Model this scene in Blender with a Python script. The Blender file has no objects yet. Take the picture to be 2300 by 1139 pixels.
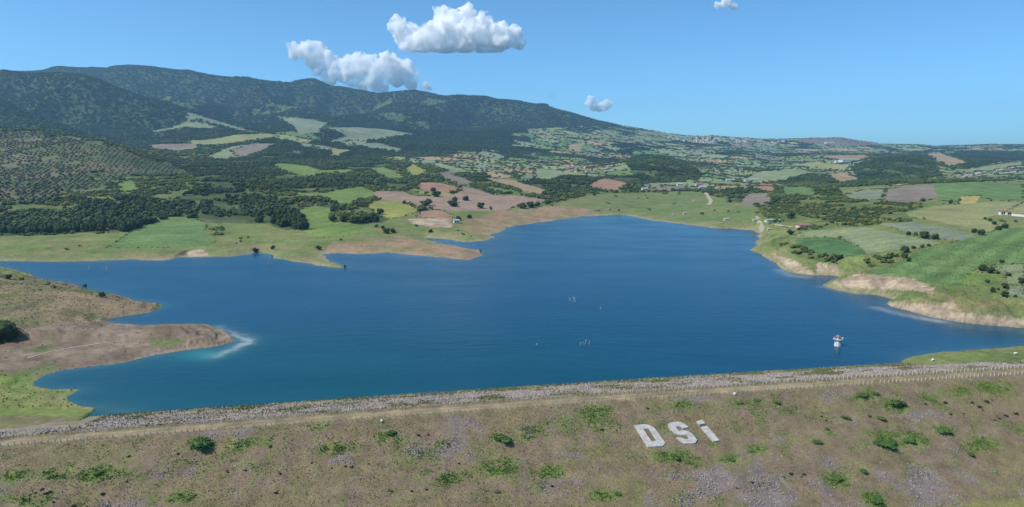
import bpy, bmesh, math, random
import numpy as np
from mathutils import Vector, Matrix

# ------------------------------------------------------------------ camera, light, exposure
scene = bpy.context.scene
COL = scene.collection
FPX, CX, CY = 1534.0, 1150.0, 569.5            # focal length and centre in photo pixels (2300 wide)
PITCH = math.atan((CY - 335.0) / FPX)
CAMZ = 74.0                                     # metres above the lake
cam_data = bpy.data.cameras.new('camera')
cam_data.sensor_width = 36.0
cam_data.lens = 36.0 * FPX / 2300.0
cam_data.clip_start = 1.0
cam_data.clip_end = 60000.0
cam = bpy.data.objects.new('camera', cam_data)
COL.objects.link(cam)
cam.location = (0, 0, CAMZ)
cam.rotation_euler = (math.pi / 2 - PITCH, 0, 0)
scene.camera = cam

SUN_ELEV = math.radians(50)
SUN_AZ = math.atan2(-0.88, -0.30)                # from +Y towards +X
sun_vec = Vector((math.cos(SUN_ELEV) * math.sin(SUN_AZ), math.cos(SUN_ELEV) * math.cos(SUN_AZ), math.sin(SUN_ELEV)))
world = bpy.data.worlds.new('World')
scene.world = world
world.use_nodes = True
wn = world.node_tree
wn.nodes.clear()
sky = wn.nodes.new('ShaderNodeTexSky')
sky.sky_type = 'NISHITA'
sky.sun_disc = False
sky.sun_elevation = SUN_ELEV
sky.sun_rotation = SUN_AZ
sky.altitude = 300
sky.air_density = 0.58
sky.dust_density = 0.95
sky.ozone_density = 8.0
bg = wn.nodes.new('ShaderNodeBackground')
bg.inputs['Strength'].default_value = 0.15
wo = wn.nodes.new('ShaderNodeOutputWorld')
tint = wn.nodes.new('ShaderNodeMix')
tint.data_type = 'RGBA'
tint.blend_type = 'MULTIPLY'
tint.inputs[0].default_value = 1.0
tint.inputs[7].default_value = (0.71, 0.97, 0.92, 1)       # camera white balance of the sky
wn.links.new(sky.outputs[0], tint.inputs[6])
wn.links.new(tint.outputs[2], bg.inputs[0])
wn.links.new(bg.outputs[0], wo.inputs[0])

sl = bpy.data.lights.new('sun', 'SUN')
sl.energy = 3.6
sl.angle = math.radians(0.5)
sl.color = (1.0, 0.955, 0.90)
sun = bpy.data.objects.new('sun', sl)
COL.objects.link(sun)
sun.rotation_euler = sun_vec.to_track_quat('Z', 'Y').to_euler()

scene.view_settings.view_transform = 'Standard'
scene.view_settings.look = 'None'
scene.view_settings.exposure = 0.52
scene.view_settings.gamma = 1.0
scene.view_settings.use_curve_mapping = False
HAZE = 7.2e-5
HAZE_COL = (0.38, 0.72, 1.0)

scene.render.engine = 'CYCLES'
cy = scene.cycles
cy.use_denoising = True
try:
    cy.denoiser = 'OPENIMAGEDENOISE'
    cy.denoising_input_passes = 'RGB_ALBEDO_NORMAL'
except Exception:
    pass
cy.max_bounces = 128
cy.diffuse_bounces = 2
cy.glossy_bounces = 2
cy.transmission_bounces = 2
cy.transparent_max_bounces = 6
cy.volume_bounces = 128
cy.caustics_reflective = False
cy.caustics_refractive = False
cy.volume_max_steps = 256

# ------------------------------------------------------------------ helpers
rng = np.random.default_rng(11)
random.seed(5)


def _hash(ix, iy, seed):
    h = (ix.astype(np.int64) * 374761393 + iy.astype(np.int64) * 668265263 + seed * 1442695041) & 0xffffffff
    h = ((h ^ (h >> 13)) * 1274126177) & 0xffffffff
    return (h ^ (h >> 16)) & 0xffffffff


def perlin(x, y, seed=0):
    x = np.asarray(x, float); y = np.asarray(y, float)
    x0 = np.floor(x); y0 = np.floor(y)
    fx = x - x0; fy = y - y0
    ux = fx * fx * fx * (fx * (fx * 6 - 15) + 10); uy = fy * fy * fy * (fy * (fy * 6 - 15) + 10)

    def g(ix, iy, dx, dy):
        a = _hash(ix, iy, seed) * (2 * math.pi / 4294967296.0)
        return np.cos(a) * dx + np.sin(a) * dy
    n00 = g(x0, y0, fx, fy); n10 = g(x0 + 1, y0, fx - 1, fy)
    n01 = g(x0, y0 + 1, fx, fy - 1); n11 = g(x0 + 1, y0 + 1, fx - 1, fy - 1)
    a = n00 + ux * (n10 - n00); b = n01 + ux * (n11 - n01)
    return 1.5 * (a + uy * (b - a))


def fbm(x, y, scale, octaves=4, seed=0, gain=0.5):
    x = np.asarray(x) / scale; y = np.asarray(y) / scale
    s = 0; a = 1.0; t = 0
    for o in range(octaves):
        s = s + a * perlin(x * 2 ** o + 17.3 * o, y * 2 ** o - 9.1 * o, seed + o)
        t += a; a *= gain
    return s / t


def sstep(a, b, x):
    t = np.clip((x - a) / (b - a), 0, 1)
    return t * t * (3 - 2 * t)


cp_, sp_ = math.cos(PITCH), math.sin(PITCH)


def ray(px, py):
    px = np.asarray(px, float); py = np.asarray(py, float)
    x = (px - CX) / FPX; v = (CY - py) / FPX
    return x, cp_ + v * sp_, -sp_ + v * cp_


def at_z(px, py, z):
    x, y, w = ray(px, py)
    t = (z - CAMZ) / w
    return x * t, y * t


def at_y(px, py, Y):
    x, y, w = ray(px, py)
    t = Y / y
    return x * t, CAMZ + w * t


def project(X, Y, Z):
    f = Y * cp_ - (Z - CAMZ) * sp_
    u = Y * sp_ + (Z - CAMZ) * cp_
    return CX + FPX * X / f, CY - FPX * u / f


def in_poly(px, py, poly):
    poly = np.asarray(poly, float)
    x0, y0 = poly.min(0); x1, y1 = poly.max(0)
    m = (px >= x0) & (px <= x1) & (py >= y0) & (py <= y1)
    out = np.zeros(px.shape, bool)
    idx = np.nonzero(m)
    if len(idx[0]) == 0:
        return out
    qx = px[idx]; qy = py[idx]
    c = np.zeros(qx.shape, bool)
    j = len(poly) - 1
    for i in range(len(poly)):
        xi, yi = poly[i]; xj, yj = poly[j]
        if yi != yj:
            c ^= ((yi > qy) != (yj > qy)) & (qx < (xj - xi) * (qy - yi) / (yj - yi) + xi)
        j = i
    out[idx] = c
    return out


def seg_dist(X, Y, poly, closed=True):
    d2 = np.full(X.shape, 1e18)
    n = len(poly)
    for i in range(n if closed else n - 1):
        ax, ay = poly[i]; bx, by = poly[(i + 1) % n]
        ex, ey = bx - ax, by - ay
        L = ex * ex + ey * ey + 1e-9
        t = np.clip(((X - ax) * ex + (Y - ay) * ey) / L, 0, 1)
        dx = X - ax - t * ex; dy = Y - ay - t * ey
        np.minimum(d2, dx * dx + dy * dy, out=d2)
    return np.sqrt(d2)


def tag(o, label=None, cat=None, group=None, kind=None):
    if label: o['label'] = label
    if cat: o['category'] = cat
    if group: o['group'] = group
    if kind: o['kind'] = kind
    return o


def mesh_from(name, verts, faces, mat=None, smooth=False, parent=None):
    me = bpy.data.meshes.new(name)
    verts = np.asarray(verts, np.float32)
    me.vertices.add(len(verts)); me.vertices.foreach_set('co', verts.ravel())
    if isinstance(faces, np.ndarray):
        k = faces.shape[1]; nf = len(faces)
        me.loops.add(nf * k); me.loops.foreach_set('vertex_index', faces.astype(np.int32).ravel())
        me.polygons.add(nf); me.polygons.foreach_set('loop_start', np.arange(0, nf * k, k, dtype=np.int32))
    else:
        ls = np.cumsum([0] + [len(f) for f in faces])
        flat = [i for f in faces for i in f]
        me.loops.add(len(flat)); me.loops.foreach_set('vertex_index', flat)
        me.polygons.add(len(faces)); me.polygons.foreach_set('loop_start', ls[:-1].astype(np.int32))
    me.update(calc_edges=True)
    if smooth:
        me.polygons.foreach_set('use_smooth', np.ones(len(me.polygons), bool))
    if mat: me.materials.append(mat)
    o = bpy.data.objects.new(name, me)
    COL.objects.link(o)
    if parent: o.parent = parent
    return o


def set_attr(me, name, arr, typ='FLOAT'):
    a = me.attributes.new(name, typ, 'POINT')
    arr = np.asarray(arr, np.float32)
    if typ == 'FLOAT': a.data.foreach_set('value', arr.ravel())
    elif typ == 'FLOAT_VECTOR': a.data.foreach_set('vector', arr.ravel())
    elif typ == 'FLOAT_COLOR':
        if arr.shape[1] == 3: arr = np.concatenate([arr, np.ones((len(arr), 1), np.float32)], 1)
        a.data.foreach_set('color', arr.ravel())


def bm_obj(name, bm, mat, parent=None, smooth=False):
    me = bpy.data.meshes.new(name)
    bm.to_mesh(me); bm.free()
    if smooth:
        me.polygons.foreach_set('use_smooth', np.ones(len(me.polygons), bool))
    me.materials.append(mat)
    o = bpy.data.objects.new(name, me)
    COL.objects.link(o)
    if parent: o.parent = parent
    return o


def empty(name, loc, rz=0.0):
    o = bpy.data.objects.new(name, None)
    COL.objects.link(o)
    o.empty_display_size = 0.5
    o.location = loc
    o.rotation_euler = (0, 0, rz)
    return o


def add_box(bm, c, s, rz=0.0, taper=1.0):
    vs = []
    for dz in (-1, 1):
        k = taper if dz > 0 else 1.0
        for dx, dy in ((-1, -1), (1, -1), (1, 1), (-1, 1)):
            x = dx * s[0] / 2 * k; y = dy * s[1] / 2 * k
            X = x * math.cos(rz) - y * math.sin(rz); Y = x * math.sin(rz) + y * math.cos(rz)
            vs.append(bm.verts.new((c[0] + X, c[1] + Y, c[2] + dz * s[2] / 2)))
    for f in ((3, 2, 1, 0), (4, 5, 6, 7), (0, 1, 5, 4), (1, 2, 6, 5), (2, 3, 7, 6), (3, 0, 4, 7)):
        bm.faces.new([vs[i] for i in f])


def add_tube(bm, p0, p1, r0, r1, n=6):
    p0 = Vector(p0); p1 = Vector(p1)
    q = (p1 - p0).to_track_quat('Z', 'Y')
    rings = []
    for p, r in ((p0, r0), (p1, r1)):
        rings.append([bm.verts.new(p + q @ Vector((r * math.cos(2 * math.pi * i / n), r * math.sin(2 * math.pi * i / n), 0))) for i in range(n)])
    for i in range(n):
        bm.faces.new((rings[0][i], rings[0][(i + 1) % n], rings[1][(i + 1) % n], rings[1][i]))
    bm.faces.new(rings[1]); bm.faces.new(rings[0][::-1])


# ------------------------------------------------------------------ materials
class NT:
    def __init__(self, name):
        self.m = bpy.data.materials.new(name)
        self.m.use_nodes = True
        self.t = self.m.node_tree
        self.t.nodes.clear()
        self.out = self.n('ShaderNodeOutputMaterial')

    def n(self, typ, **kw):
        nd = self.t.nodes.new(typ)
        for k, v in kw.items():
            setattr(nd, k, v)
        return nd

    def l(self, a, b):
        self.t.links.new(a, b)

    def val(self, sock, v):
        if hasattr(v, 'is_output') or isinstance(v, bpy.types.NodeSocket):
            self.l(v, sock)
        else:
            sock.default_value = v

    def math(self, op, a, b=0.0, c=None):
        nd = self.n('ShaderNodeMath', operation=op)
        self.val(nd.inputs[0], a); self.val(nd.inputs[1], b)
        if c is not None: self.val(nd.inputs[2], c)
        return nd.outputs[0]

    def mix(self, fac, a, b, blend='MIX'):
        nd = self.n('ShaderNodeMix', data_type='RGBA', blend_type=blend)
        self.val(nd.inputs[0], fac)
        self.val(nd.inputs[6], a if not isinstance(a, tuple) else (*a, 1)[:4])
        self.val(nd.inputs[7], b if not isinstance(b, tuple) else (*b, 1)[:4])
        return nd.outputs[2]

    def noise(self, scale, detail=4, rough=0.6, vec=None, out=0):
        nd = self.n('ShaderNodeTexNoise')
        nd.inputs['Scale'].default_value = scale; nd.inputs['Detail'].default_value = detail
        nd.inputs['Roughness'].default_value = rough
        if vec is not None: self.l(vec, nd.inputs['Vector'])
        return nd.outputs[out]

    def pos(self):
        return self.n('ShaderNodeNewGeometry').outputs['Position']

    def attr(self, name, typ='GEOMETRY', out='Color'):
        nd = self.n('ShaderNodeAttribute', attribute_name=name, attribute_type=typ)
        return nd.outputs[out]

    def bsdf(self, color, rough=0.9, spec=0.2, normal=None):
        b = self.n('ShaderNodeBsdfPrincipled')
        self.val(b.inputs['Base Color'], color if not isinstance(color, tuple) else (*color, 1)[:4])
        self.val(b.inputs['Roughness'], rough)
        b.inputs['Specular IOR Level'].default_value = spec
        if normal is not None: self.l(normal, b.inputs['Normal'])
        self.l(b.outputs[0], self.out.inputs['Surface'])
        return b

    def bump(self, h, strength=0.5, dist=0.2):
        nd = self.n('ShaderNodeBump')
        nd.inputs['Strength'].default_value = strength; nd.inputs['Distance'].default_value = dist
        self.l(h, nd.inputs['Height'])
        return nd.outputs[0]

    def maprange(self, v, a, b, c, d):
        nd = self.n('ShaderNodeMapRange')
        self.val(nd.inputs[0], v)
        for i, x in enumerate((a, b, c, d)): nd.inputs[i + 1].default_value = x
        return nd.outputs[0]


def simple_mat(name, color, rough=0.85, var=0.25, scale=1.5, spec=0.2):
    k = NT(name)
    p = k.n('ShaderNodeTexCoord').outputs['Object']
    n = k.noise(scale, 5, 0.65, p)
    f = k.maprange(n, 0.3, 0.7, 1 - var, 1 + var)
    c = k.mix(1.0, color, k.n('ShaderNodeCombineColor').outputs[0], 'MULTIPLY')
    cc = k.t.nodes[-1]
    comb = [x for x in k.t.nodes if x.bl_idname == 'ShaderNodeCombineColor'][0]
    for i in range(3): k.l(f, comb.inputs[i])
    k.bsdf(c, rough, spec)
    return k.m


def terrain_mat():
    k = NT('land_cover')
    p = k.pos()
    col = k.attr('Col')
    rowc = k.attr('rowc', out='Fac'); rowa = k.attr('rowa', out='Fac')
    n1 = k.noise(0.45, 4, 0.7, p); n2 = k.noise(0.06, 5, 0.65, p); n3 = k.noise(0.012, 4, 0.6, p)
    f = k.math('MULTIPLY', k.maprange(n1, 0.3, 0.7, 0.68, 1.32), k.maprange(n2, 0.3, 0.7, 0.76, 1.24))
    f = k.math('MULTIPLY', f, k.maprange(n3, 0.3, 0.7, 0.88, 1.12))
    s = k.math('SINE', k.math('ADD', k.math('MULTIPLY', rowc, 6.2832), k.math('MULTIPLY', n2, 1.2)))
    f = k.math('MULTIPLY', f, k.math('MULTIPLY_ADD', s, rowa, 1.0))
    comb = k.n('ShaderNodeCombineColor')
    for i in range(3): k.l(f, comb.inputs[i])
    c = k.mix(1.0, col, comb.outputs[0], 'MULTIPLY')
    hue = k.mix(k.maprange(n2, 0.42, 0.62, 0.0, 0.22), c, (0.17, 0.145, 0.06))
    k.bsdf(hue, 0.95, 0.1, k.bump(n1, 0.35, 0.6))
    return k.m


def leaf_mat(name, base, warm):
    k = NT(name)
    rnd = k.n('ShaderNodeObjectInfo').outputs['Random']
    tc = k.n('ShaderNodeTexCoord').outputs['Object']
    n = k.noise(1.2, 3, 0.6, tc)
    c = k.mix(k.maprange(rnd, 0.0, 1.0, 0.0, 0.75), base, warm)
    c = k.mix(k.maprange(n, 0.35, 0.65, 0.0, 0.5), c, tuple(x * 0.6 for x in base))
    b = k.bsdf(c, 0.8, 0.15)
    return k.m


M_LAND = terrain_mat()
M_LEAF = leaf_mat('broad_leaves', (0.030, 0.056, 0.018), (0.066, 0.092, 0.026))
M_OLIVE = leaf_mat('olive_leaves', (0.052, 0.070, 0.036), (0.075, 0.085, 0.045))
M_SHRUB = leaf_mat('shrub_leaves', (0.062, 0.125, 0.028), (0.100, 0.165, 0.040))
M_DARKSHRUB = leaf_mat('dark_shrub_twigs', (0.030, 0.035, 0.018), (0.05, 0.048, 0.024))
M_BARK = simple_mat('bark', (0.09, 0.065, 0.045))
M_DEADWOOD = simple_mat('bleached_wood', (0.42, 0.42, 0.40))
M_WHITE = simple_mat('white_render', (0.58, 0.57, 0.545), 0.7, 0.1)
M_CREAM = simple_mat('cream_render', (0.55, 0.50, 0.42), 0.8, 0.12)
M_ROOF = simple_mat('clay_roof', (0.27, 0.135, 0.095), 0.8, 0.25)
M_GREENROOF = simple_mat('green_metal_roof', (0.10, 0.34, 0.24), 0.5, 0.12)
M_METALROOF = simple_mat('pale_metal_roof', (0.33, 0.33, 0.33), 0.55, 0.2)
M_RED = simple_mat('red_paint', (0.30, 0.15, 0.13), 0.6, 0.15)
M_DARK = simple_mat('dark_opening', (0.02, 0.022, 0.026), 0.5, 0.2)
M_STEEL = simple_mat('grey_steel', (0.45, 0.46, 0.48), 0.5, 0.15)
M_TRACK = simple_mat('pale_track', (0.32, 0.28, 0.21), 0.95, 0.2, 0.1)
M_POST = simple_mat('post_concrete', (0.43, 0.375, 0.27), 0.85, 0.12)
M_ROCKW = simple_mat('white_rock', (0.58, 0.56, 0.51), 0.85, 0.15)


def tint_mat(name, var=0.3, rough=0.9, scale=3.0):
    k = NT(name)
    col = k.attr('tint', 'INSTANCER')
    tc = k.n('ShaderNodeTexCoord').outputs['Object']
    f = k.maprange(k.noise(scale, 3, 0.6, tc), 0.3, 0.7, 1 - var, 1 + var)
    comb = k.n('ShaderNodeCombineColor')
    for i in range(3): k.l(f, comb.inputs[i])
    k.bsdf(k.mix(1.0, col, comb.outputs[0], 'MULTIPLY'), rough, 0.15)
    return k.m


M_TINT = tint_mat('grass_blades')
M_STONE = tint_mat('riprap_stone', 0.2)
M_TINTLEAF = tint_mat('forest_leaves', 0.35, 0.85, 1.2)

# ------------------------------------------------------------------ lake outline (photo pixels on the water plane -> metres)
lake_px = [(-420, 590), (-200, 587), (0, 585), (100, 587), (200, 586), (300, 585), (378, 584), (400, 578), (430, 580), (470, 577), (520, 575), (560, 572), (575, 566),
           (585, 570), (600, 572), (612, 580), (640, 583), (680, 590), (720, 597), (760, 602), (778, 601), (772, 596), (745, 588), (728, 575), (735, 570), (790, 570),
           (850, 568), (920, 570), (980, 577), (1020, 582), (1060, 582), (1083, 574), (1080, 563), (1040, 556), (1000, 548), (968, 541), (962, 534), (1000, 538), (1040, 545),
           (1085, 541), (1112, 533), (1098, 527), (1122, 522), (1135, 511), (1170, 505), (1230, 497), (1270, 491), (1310, 486), (1350, 484), (1392, 482), (1420, 486), (1460, 494),
           (1500, 500), (1560, 507), (1600, 512), (1650, 514), (1695, 518), (1702, 524), (1706, 540), (1700, 556), (1688, 562), (1710, 575), (1740, 590), (1765, 608), (1790, 616),
           (1830, 620), (1870, 620), (1890, 622), (1880, 633), (1850, 641), (1870, 648), (1920, 658), (1970, 662), (2008, 673), (1992, 684), (2005, 690), (2050, 700), (2100, 712),
           (2150, 722), (2220, 730), (2300, 736), (2450, 745), (2750, 760), (2750, 772), (2450, 771), (2300, 779), (2240, 783), (2150, 789), (2080, 795), (2040, 800), (2028, 806),
           (2022, 822), (2000, 860), (1650, 880), (1300, 900), (900, 930), (500, 950), (350, 950), (310, 932),
           (280, 925), (220, 916), (175, 912), (150, 903), (145, 893), (165, 883), (178, 876), (165, 873), (120, 874), (80, 868), (75, 860), (95, 848), (130, 836), (200, 825),
           (280, 812), (340, 800), (400, 788), (460, 782), (500, 775), (528, 766), (520, 758), (500, 745), (485, 735), (470, 731), (400, 730), (330, 732), (270, 730), (235, 722),
           (240, 716), (270, 712), (300, 708), (330, 704), (352, 692), (355, 684), (330, 680), (280, 668), (230, 655), (180, 645), (130, 633), (80, 625), (40, 612), (20, 604),
           (0, 600), (-200, 600), (-420, 602)]
lp = np.array(lake_px, float)
LX, LY = at_z(lp[:, 0], lp[:, 1], 0.0)
LAKE = np.stack([LX, LY], 1)

# dam axis: near guard-post row on the crest
CREST = 4.0
AX0 = np.array([-121.5, 153.3]); DD = np.array([0.98275, 0.18494]); DN = np.array([-0.18494, 0.98275])


def bow(a):
    return 1.7 * np.maximum(0, 1 - ((np.asarray(a, float) - 143) / 150.0) ** 2)


def dam_as(X, Y):
    a = (X - AX0[0]) * DD[0] + (Y - AX0[1]) * DD[1]
    s = (X - AX0[0]) * DN[0] + (Y - AX0[1]) * DN[1]
    return a, s - bow(a)


def dam_xy(a, s):
    s = s + bow(a)
    return AX0[0] + a * DD[0] + s * DN[0], AX0[1] + a * DD[1] + s * DN[1]


DAM_S = np.array([-90, -55, -47.5, -41.5, -1.6, -0.9, 6.2, 7.2, 28.0, 40.0])
DAM_Z = np.array([-30.5, -16.5, -12.3, -12.1, CREST - 0.15, CREST, CREST, CREST - 0.2, -0.15, -3.2])


def dam_z(s):
    return np.interp(s, DAM_S, DAM_Z)


# ------------------------------------------------------------------ terrain
def nu(px, py):
    x, y, w = ray(px, py)
    return x / y


us = np.concatenate([np.arange(-700, -60, 9.0), np.arange(-60, 2360, 2.35), np.arange(2360, 3000, 9.0)])
UC = nu(us, np.full(us.shape, 430.0))
NC = len(UC)
YR = [100.0]
while YR[-1] < 9500:
    y = YR[-1]
    step = 0.0075 if y < 240 else 0.0045 if y < 420 else (0.0058 if y < 5200 else 0.03)
    YR.append(y * (1 + step))
YR = np.array(YR); NR = len(YR); LYR = np.log(YR)


def poly_layer(pts, smooth=0):
    """pts: (px, py, Y or None, z or None) -> Y(u), z(u)"""
    U, Ys, Zs = [], [], []
    for px, py, Y, z in pts:
        if Y is None:
            x, yy = at_z(px, py, z); Y = float(yy)
        elif z is None:
            x, z = at_y(px, py, Y); z = float(z)
        U.append(float(nu(px, py))); Ys.append(Y); Zs.append(z)
    o = np.argsort(U)
    U = np.array(U)[o]; Ys = np.array(Ys)[o]; Zs = np.array(Zs)[o]
    Y = np.interp(UC, U, Ys); Z = np.interp(UC, U, Zs)
    if smooth:
        kk = np.exp(-0.5 * (np.arange(-3 * smooth, 3 * smooth + 1) / smooth) ** 2); kk /= kk.sum()
        pad = 3 * smooth
        Y = np.convolve(np.pad(Y, pad, 'edge'), kk, 'valid'); Z = np.convolve(np.pad(Z, pad, 'edge'), kk, 'valid')
    return Y, Z


zz = lambda px, py, z: (px, py, None, z)
yy_ = lambda px, py, Y: (px, py, Y, None)
cols = [-500, 0, 250, 500, 750, 1000, 1250, 1500, 1750, 2000, 2300, 2800]


def rowz(pys, zs):
    return [zz(c, p, z) for c, p, z in zip(cols, pys, zs)]


def rowraw(Ys, zs):
    return [(c, 430, Y, z) for c, Y, z in zip(cols, Ys, zs)]


LAYERS = [
    poly_layer(rowz([588, 585, 586, 577, 572, 540, 495, 500, 585, 680, 736, 755], [4, 4, 4, 4, 4, 4, 3, 2.5, 6, 7, 8, 8]), 14),
    poly_layer(rowz([525, 525, 520, 500, 500, 495, 470, 455, 530, 590, 640, 640], [6, 6, 6.5, 8, 8, 8, 6, 5, 9, 11, 11, 11]), 20),
    poly_layer(rowz([455, 455, 455, 430, 430, 440, 440, 430, 480, 520, 520, 520], [18, 18, 18, 24, 22, 15, 11, 6, 11, 17, 19, 19]), 20),
    poly_layer(rowz([370, 370, 400, 390, 385, 395, 405, 410, 430, 445, 455, 455], [50, 50, 35, 36, 36, 29, 19, 10, 14, 21, 24, 26]), 20),
    poly_layer([yy_(-500, 275, 1500), yy_(0, 287, 1480), yy_(110, 293, 1480), yy_(230, 312, 1460), yy_(320, 345, 1400), yy_(400, 375, 1320), yy_(500, 348, 1700), yy_(620, 345, 1800), yy_(750, 352, 1800), yy_(1000, 365, 1700),
                yy_(1250, 385, 1650), yy_(1370, 370, 1800), yy_(1480, 350, 1900), yy_(1560, 372, 1850), yy_(1650, 398, 1700), yy_(1750, 412, 1250), yy_(1900, 424, 1010), yy_(2000, 416, 970), yy_(2100, 411, 950), yy_(2190, 409, 950), yy_(2300, 415, 950), yy_(2800, 420, 950)], 5),
    poly_layer(rowraw([1850, 1850, 1850, 2000, 2200, 2100, 2150, 2250, 1900, 1500, 1350, 1350], [60, 60, 68, 92, 96, 62, 36, 22, 14, 8, 12, 14]), 16),
    poly_layer([yy_(-500, 195, 2150), yy_(0, 215, 2150), yy_(60, 238, 2150), yy_(130, 278, 2150), yy_(190, 305, 2200), yy_(250, 320, 2250), yy_(350, 318, 2300), yy_(420, 300, 2400), yy_(500, 296, 2400), yy_(620, 300, 2400), yy_(750, 298, 2500), yy_(1000, 325, 2500), yy_(1250, 345, 2500),
                yy_(1500, 358, 2600), yy_(1700, 380, 2300), yy_(1800, 376, 2300), yy_(1900, 370, 2150), yy_(1965, 355, 2150), yy_(2040, 352, 2100), yy_(2110, 372, 2000), yy_(2200, 390, 1800), yy_(2300, 385, 1800), yy_(2800, 380, 1800)], 8),
    poly_layer([yy_(-500, 180, 2900), yy_(0, 158, 2950), yy_(60, 166, 2950), yy_(120, 163, 2950), yy_(190, 167, 2950), yy_(260, 197, 2950), yy_(350, 228, 2900), yy_(430, 252, 2850), yy_(500, 276, 2800), yy_(560, 284, 2800),
                yy_(620, 286, 2850), yy_(750, 282, 3000), yy_(900, 296, 3000), yy_(1000, 305, 3000), yy_(1120, 312, 3000), yy_(1250, 318, 3100), yy_(1500, 336, 3100), yy_(1750, 352, 3000), yy_(1930, 348, 2700), yy_(2050, 350, 2700), yy_(2300, 362, 2500), yy_(2800, 360, 2500)], 4),
    poly_layer(rowraw([3500, 3500, 3500, 3500, 3600, 3700, 3900, 4000, 4000, 3600, 3400, 3400], [290, 290, 290, 270, 262, 230, 178, 112, 66, 48, 40, 40]), 16),
    poly_layer([yy_(-500, 175, 4800), yy_(0, 165, 4800), yy_(100, 163, 4800), yy_(118, 157, 4800), yy_(135, 153, 4800), yy_(200, 155, 4800), yy_(240, 157, 4800), yy_(262, 152, 4800), yy_(290, 151, 4800), yy_(340, 153, 4800), yy_(400, 160, 4800), yy_(460, 169, 4800),
                yy_(520, 177, 4800), yy_(600, 184, 4800), yy_(655, 191, 4800), yy_(680, 184, 4800), yy_(704, 181, 4800), yy_(722, 188, 4800), yy_(742, 196, 4800), yy_(770, 197, 4800), yy_(800, 204, 4800), yy_(850, 213, 4800),
                yy_(880, 209, 4800), yy_(930, 204, 4800), yy_(960, 210, 4800), yy_(998, 220, 4800), yy_(1030, 217, 4800), yy_(1090, 217, 4800), yy_(1115, 225, 4800), yy_(1160, 228, 4800), yy_(1200, 235, 4800), yy_(1222, 234, 4800), yy_(1250, 244, 4800), yy_(1300, 259, 4800),
                yy_(1340, 271, 4800), yy_(1400, 283, 4800), yy_(1480, 296, 4800), yy_(1520, 303, 4800), yy_(1560, 306, 4850), yy_(1600, 305, 4850), yy_(1650, 309, 4850), yy_(1720, 313, 4850), yy_(1780, 312, 4850), yy_(1830, 310, 4850), yy_(1885, 309, 4850),
                yy_(1930, 316, 4850), yy_(1985, 324, 4850), yy_(2060, 325, 4850), yy_(2100, 328, 4850), yy_(2180, 326, 4850), yy_(2230, 324, 4850), yy_(2300, 325, 4850), yy_(2800, 323, 4850)], 1),
    poly_layer(rowraw([6500] * 12, [200, 200, 200, 150, 100, 60, 40, 30, 20, 20, 20, 20]), 16),
    poly_layer(rowraw([9600] * 12, [0] * 12), 4),
]
_d = sstep(float(nu(240, 300)), float(nu(120, 280)), UC)
LAYERS.insert(7, (LAYERS[6][0] * 1.13, (LAYERS[6][1] + .35 * (LAYERS[7][1] - LAYERS[6][1])) * (1 - _d) + LAYERS[6][1] * .80 * _d))
LYk = np.stack([l[0] for l in LAYERS]); LZk = np.stack([l[1] for l in LAYERS])
for k in range(1, len(LYk)):
    LYk[k] = np.maximum(LYk[k], LYk[k - 1] * 1.05)
XK = np.log(LYk)
hK = np.diff(XK, axis=0); dK = np.diff(LZk, axis=0) / hK
mK = np.zeros_like(LZk)
for k in range(1, len(LZk) - 1):
    a, b = dK[k - 1], dK[k]
    w1 = 2 * hK[k] + hK[k - 1]; w2 = hK[k] + 2 * hK[k - 1]
    with np.errstate(divide='ignore', invalid='ignore'):
        h = (w1 + w2) / (w1 / a + w2 / b)
    mK[k] = np.where(a * b > 0, h, 0)
mK[-1] = dK[-1]
mK[0] = 0
XG = np.broadcast_to(LYR[:, None], (NR, NC))
KI = np.zeros((NR, NC), int)
for k in range(1, len(XK) - 1):
    KI += (XG >= XK[k][None, :])
CI = np.broadcast_to(np.arange(NC)[None, :], (NR, NC))
x0 = XK[KI, CI]; hh = hK[KI, CI]
t = np.clip((XG - x0) / hh, 0, 1)
z0 = LZk[KI, CI]; z1 = LZk[KI + 1, CI]; m0 = mK[KI, CI] * hh; m1 = mK[KI + 1, CI] * hh
t2 = t * t; t3 = t2 * t
ZB = (2 * t3 - 3 * t2 + 1) * z0 + (t3 - 2 * t2 + t) * m0 + (-2 * t3 + 3 * t2) * z1 + (t3 - t2) * m1
GX = UC[None, :] * YR[:, None]; GY = np.broadcast_to(YR[:, None], (NR, NC)).copy()

# hills get gullies and spurs; ridge lines keep their height
amp = np.clip((ZB - 45) * 0.34, 0, 120)
ridge_keep = np.ones_like(ZB)
for k in (4, 8, 10):
    w = {4: .10, 8: .09, 10: .13}[k]
    ridge_keep *= 1 - 0.985 * np.exp(-((XG - XK[k][None, :]) / w) ** 2)
wx = GX + 130 * fbm(GX, GY, 600, 2, 31); wy = GY + 130 * fbm(GX, GY, 600, 2, 37)
rid = 1 - np.abs(fbm(wx * 1.5, wy * 0.75, 900, 4, 41, 0.40)) * 3.0
ZT = ZB + amp * ridge_keep * (rid - 0.55) + amp * 0.16 * ridge_keep * fbm(GX, GY, 220, 2, 53)
lowamp = np.clip((GY - 420) / 600, 0, 1) * np.clip(1 - (ZB - 60) / 60, 0.2, 1)
ZT += lowamp * (np.where(GY > 640, 5.0, 2.6) * ridge_keep * fbm(GX, GY, 210, 3, 61) + 0.8 * fbm(GX, GY, 45, 2, 63))
# folded, patchwork country in the middle distance on the right
pm = sstep(1150, 1500, GY) * sstep(4700, 4000, GY) * sstep(0.0, 0.2, UC)[None, :]
ZT += pm * 9 * fbm(GX, GY, 330, 4, 71) * ridge_keep

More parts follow.
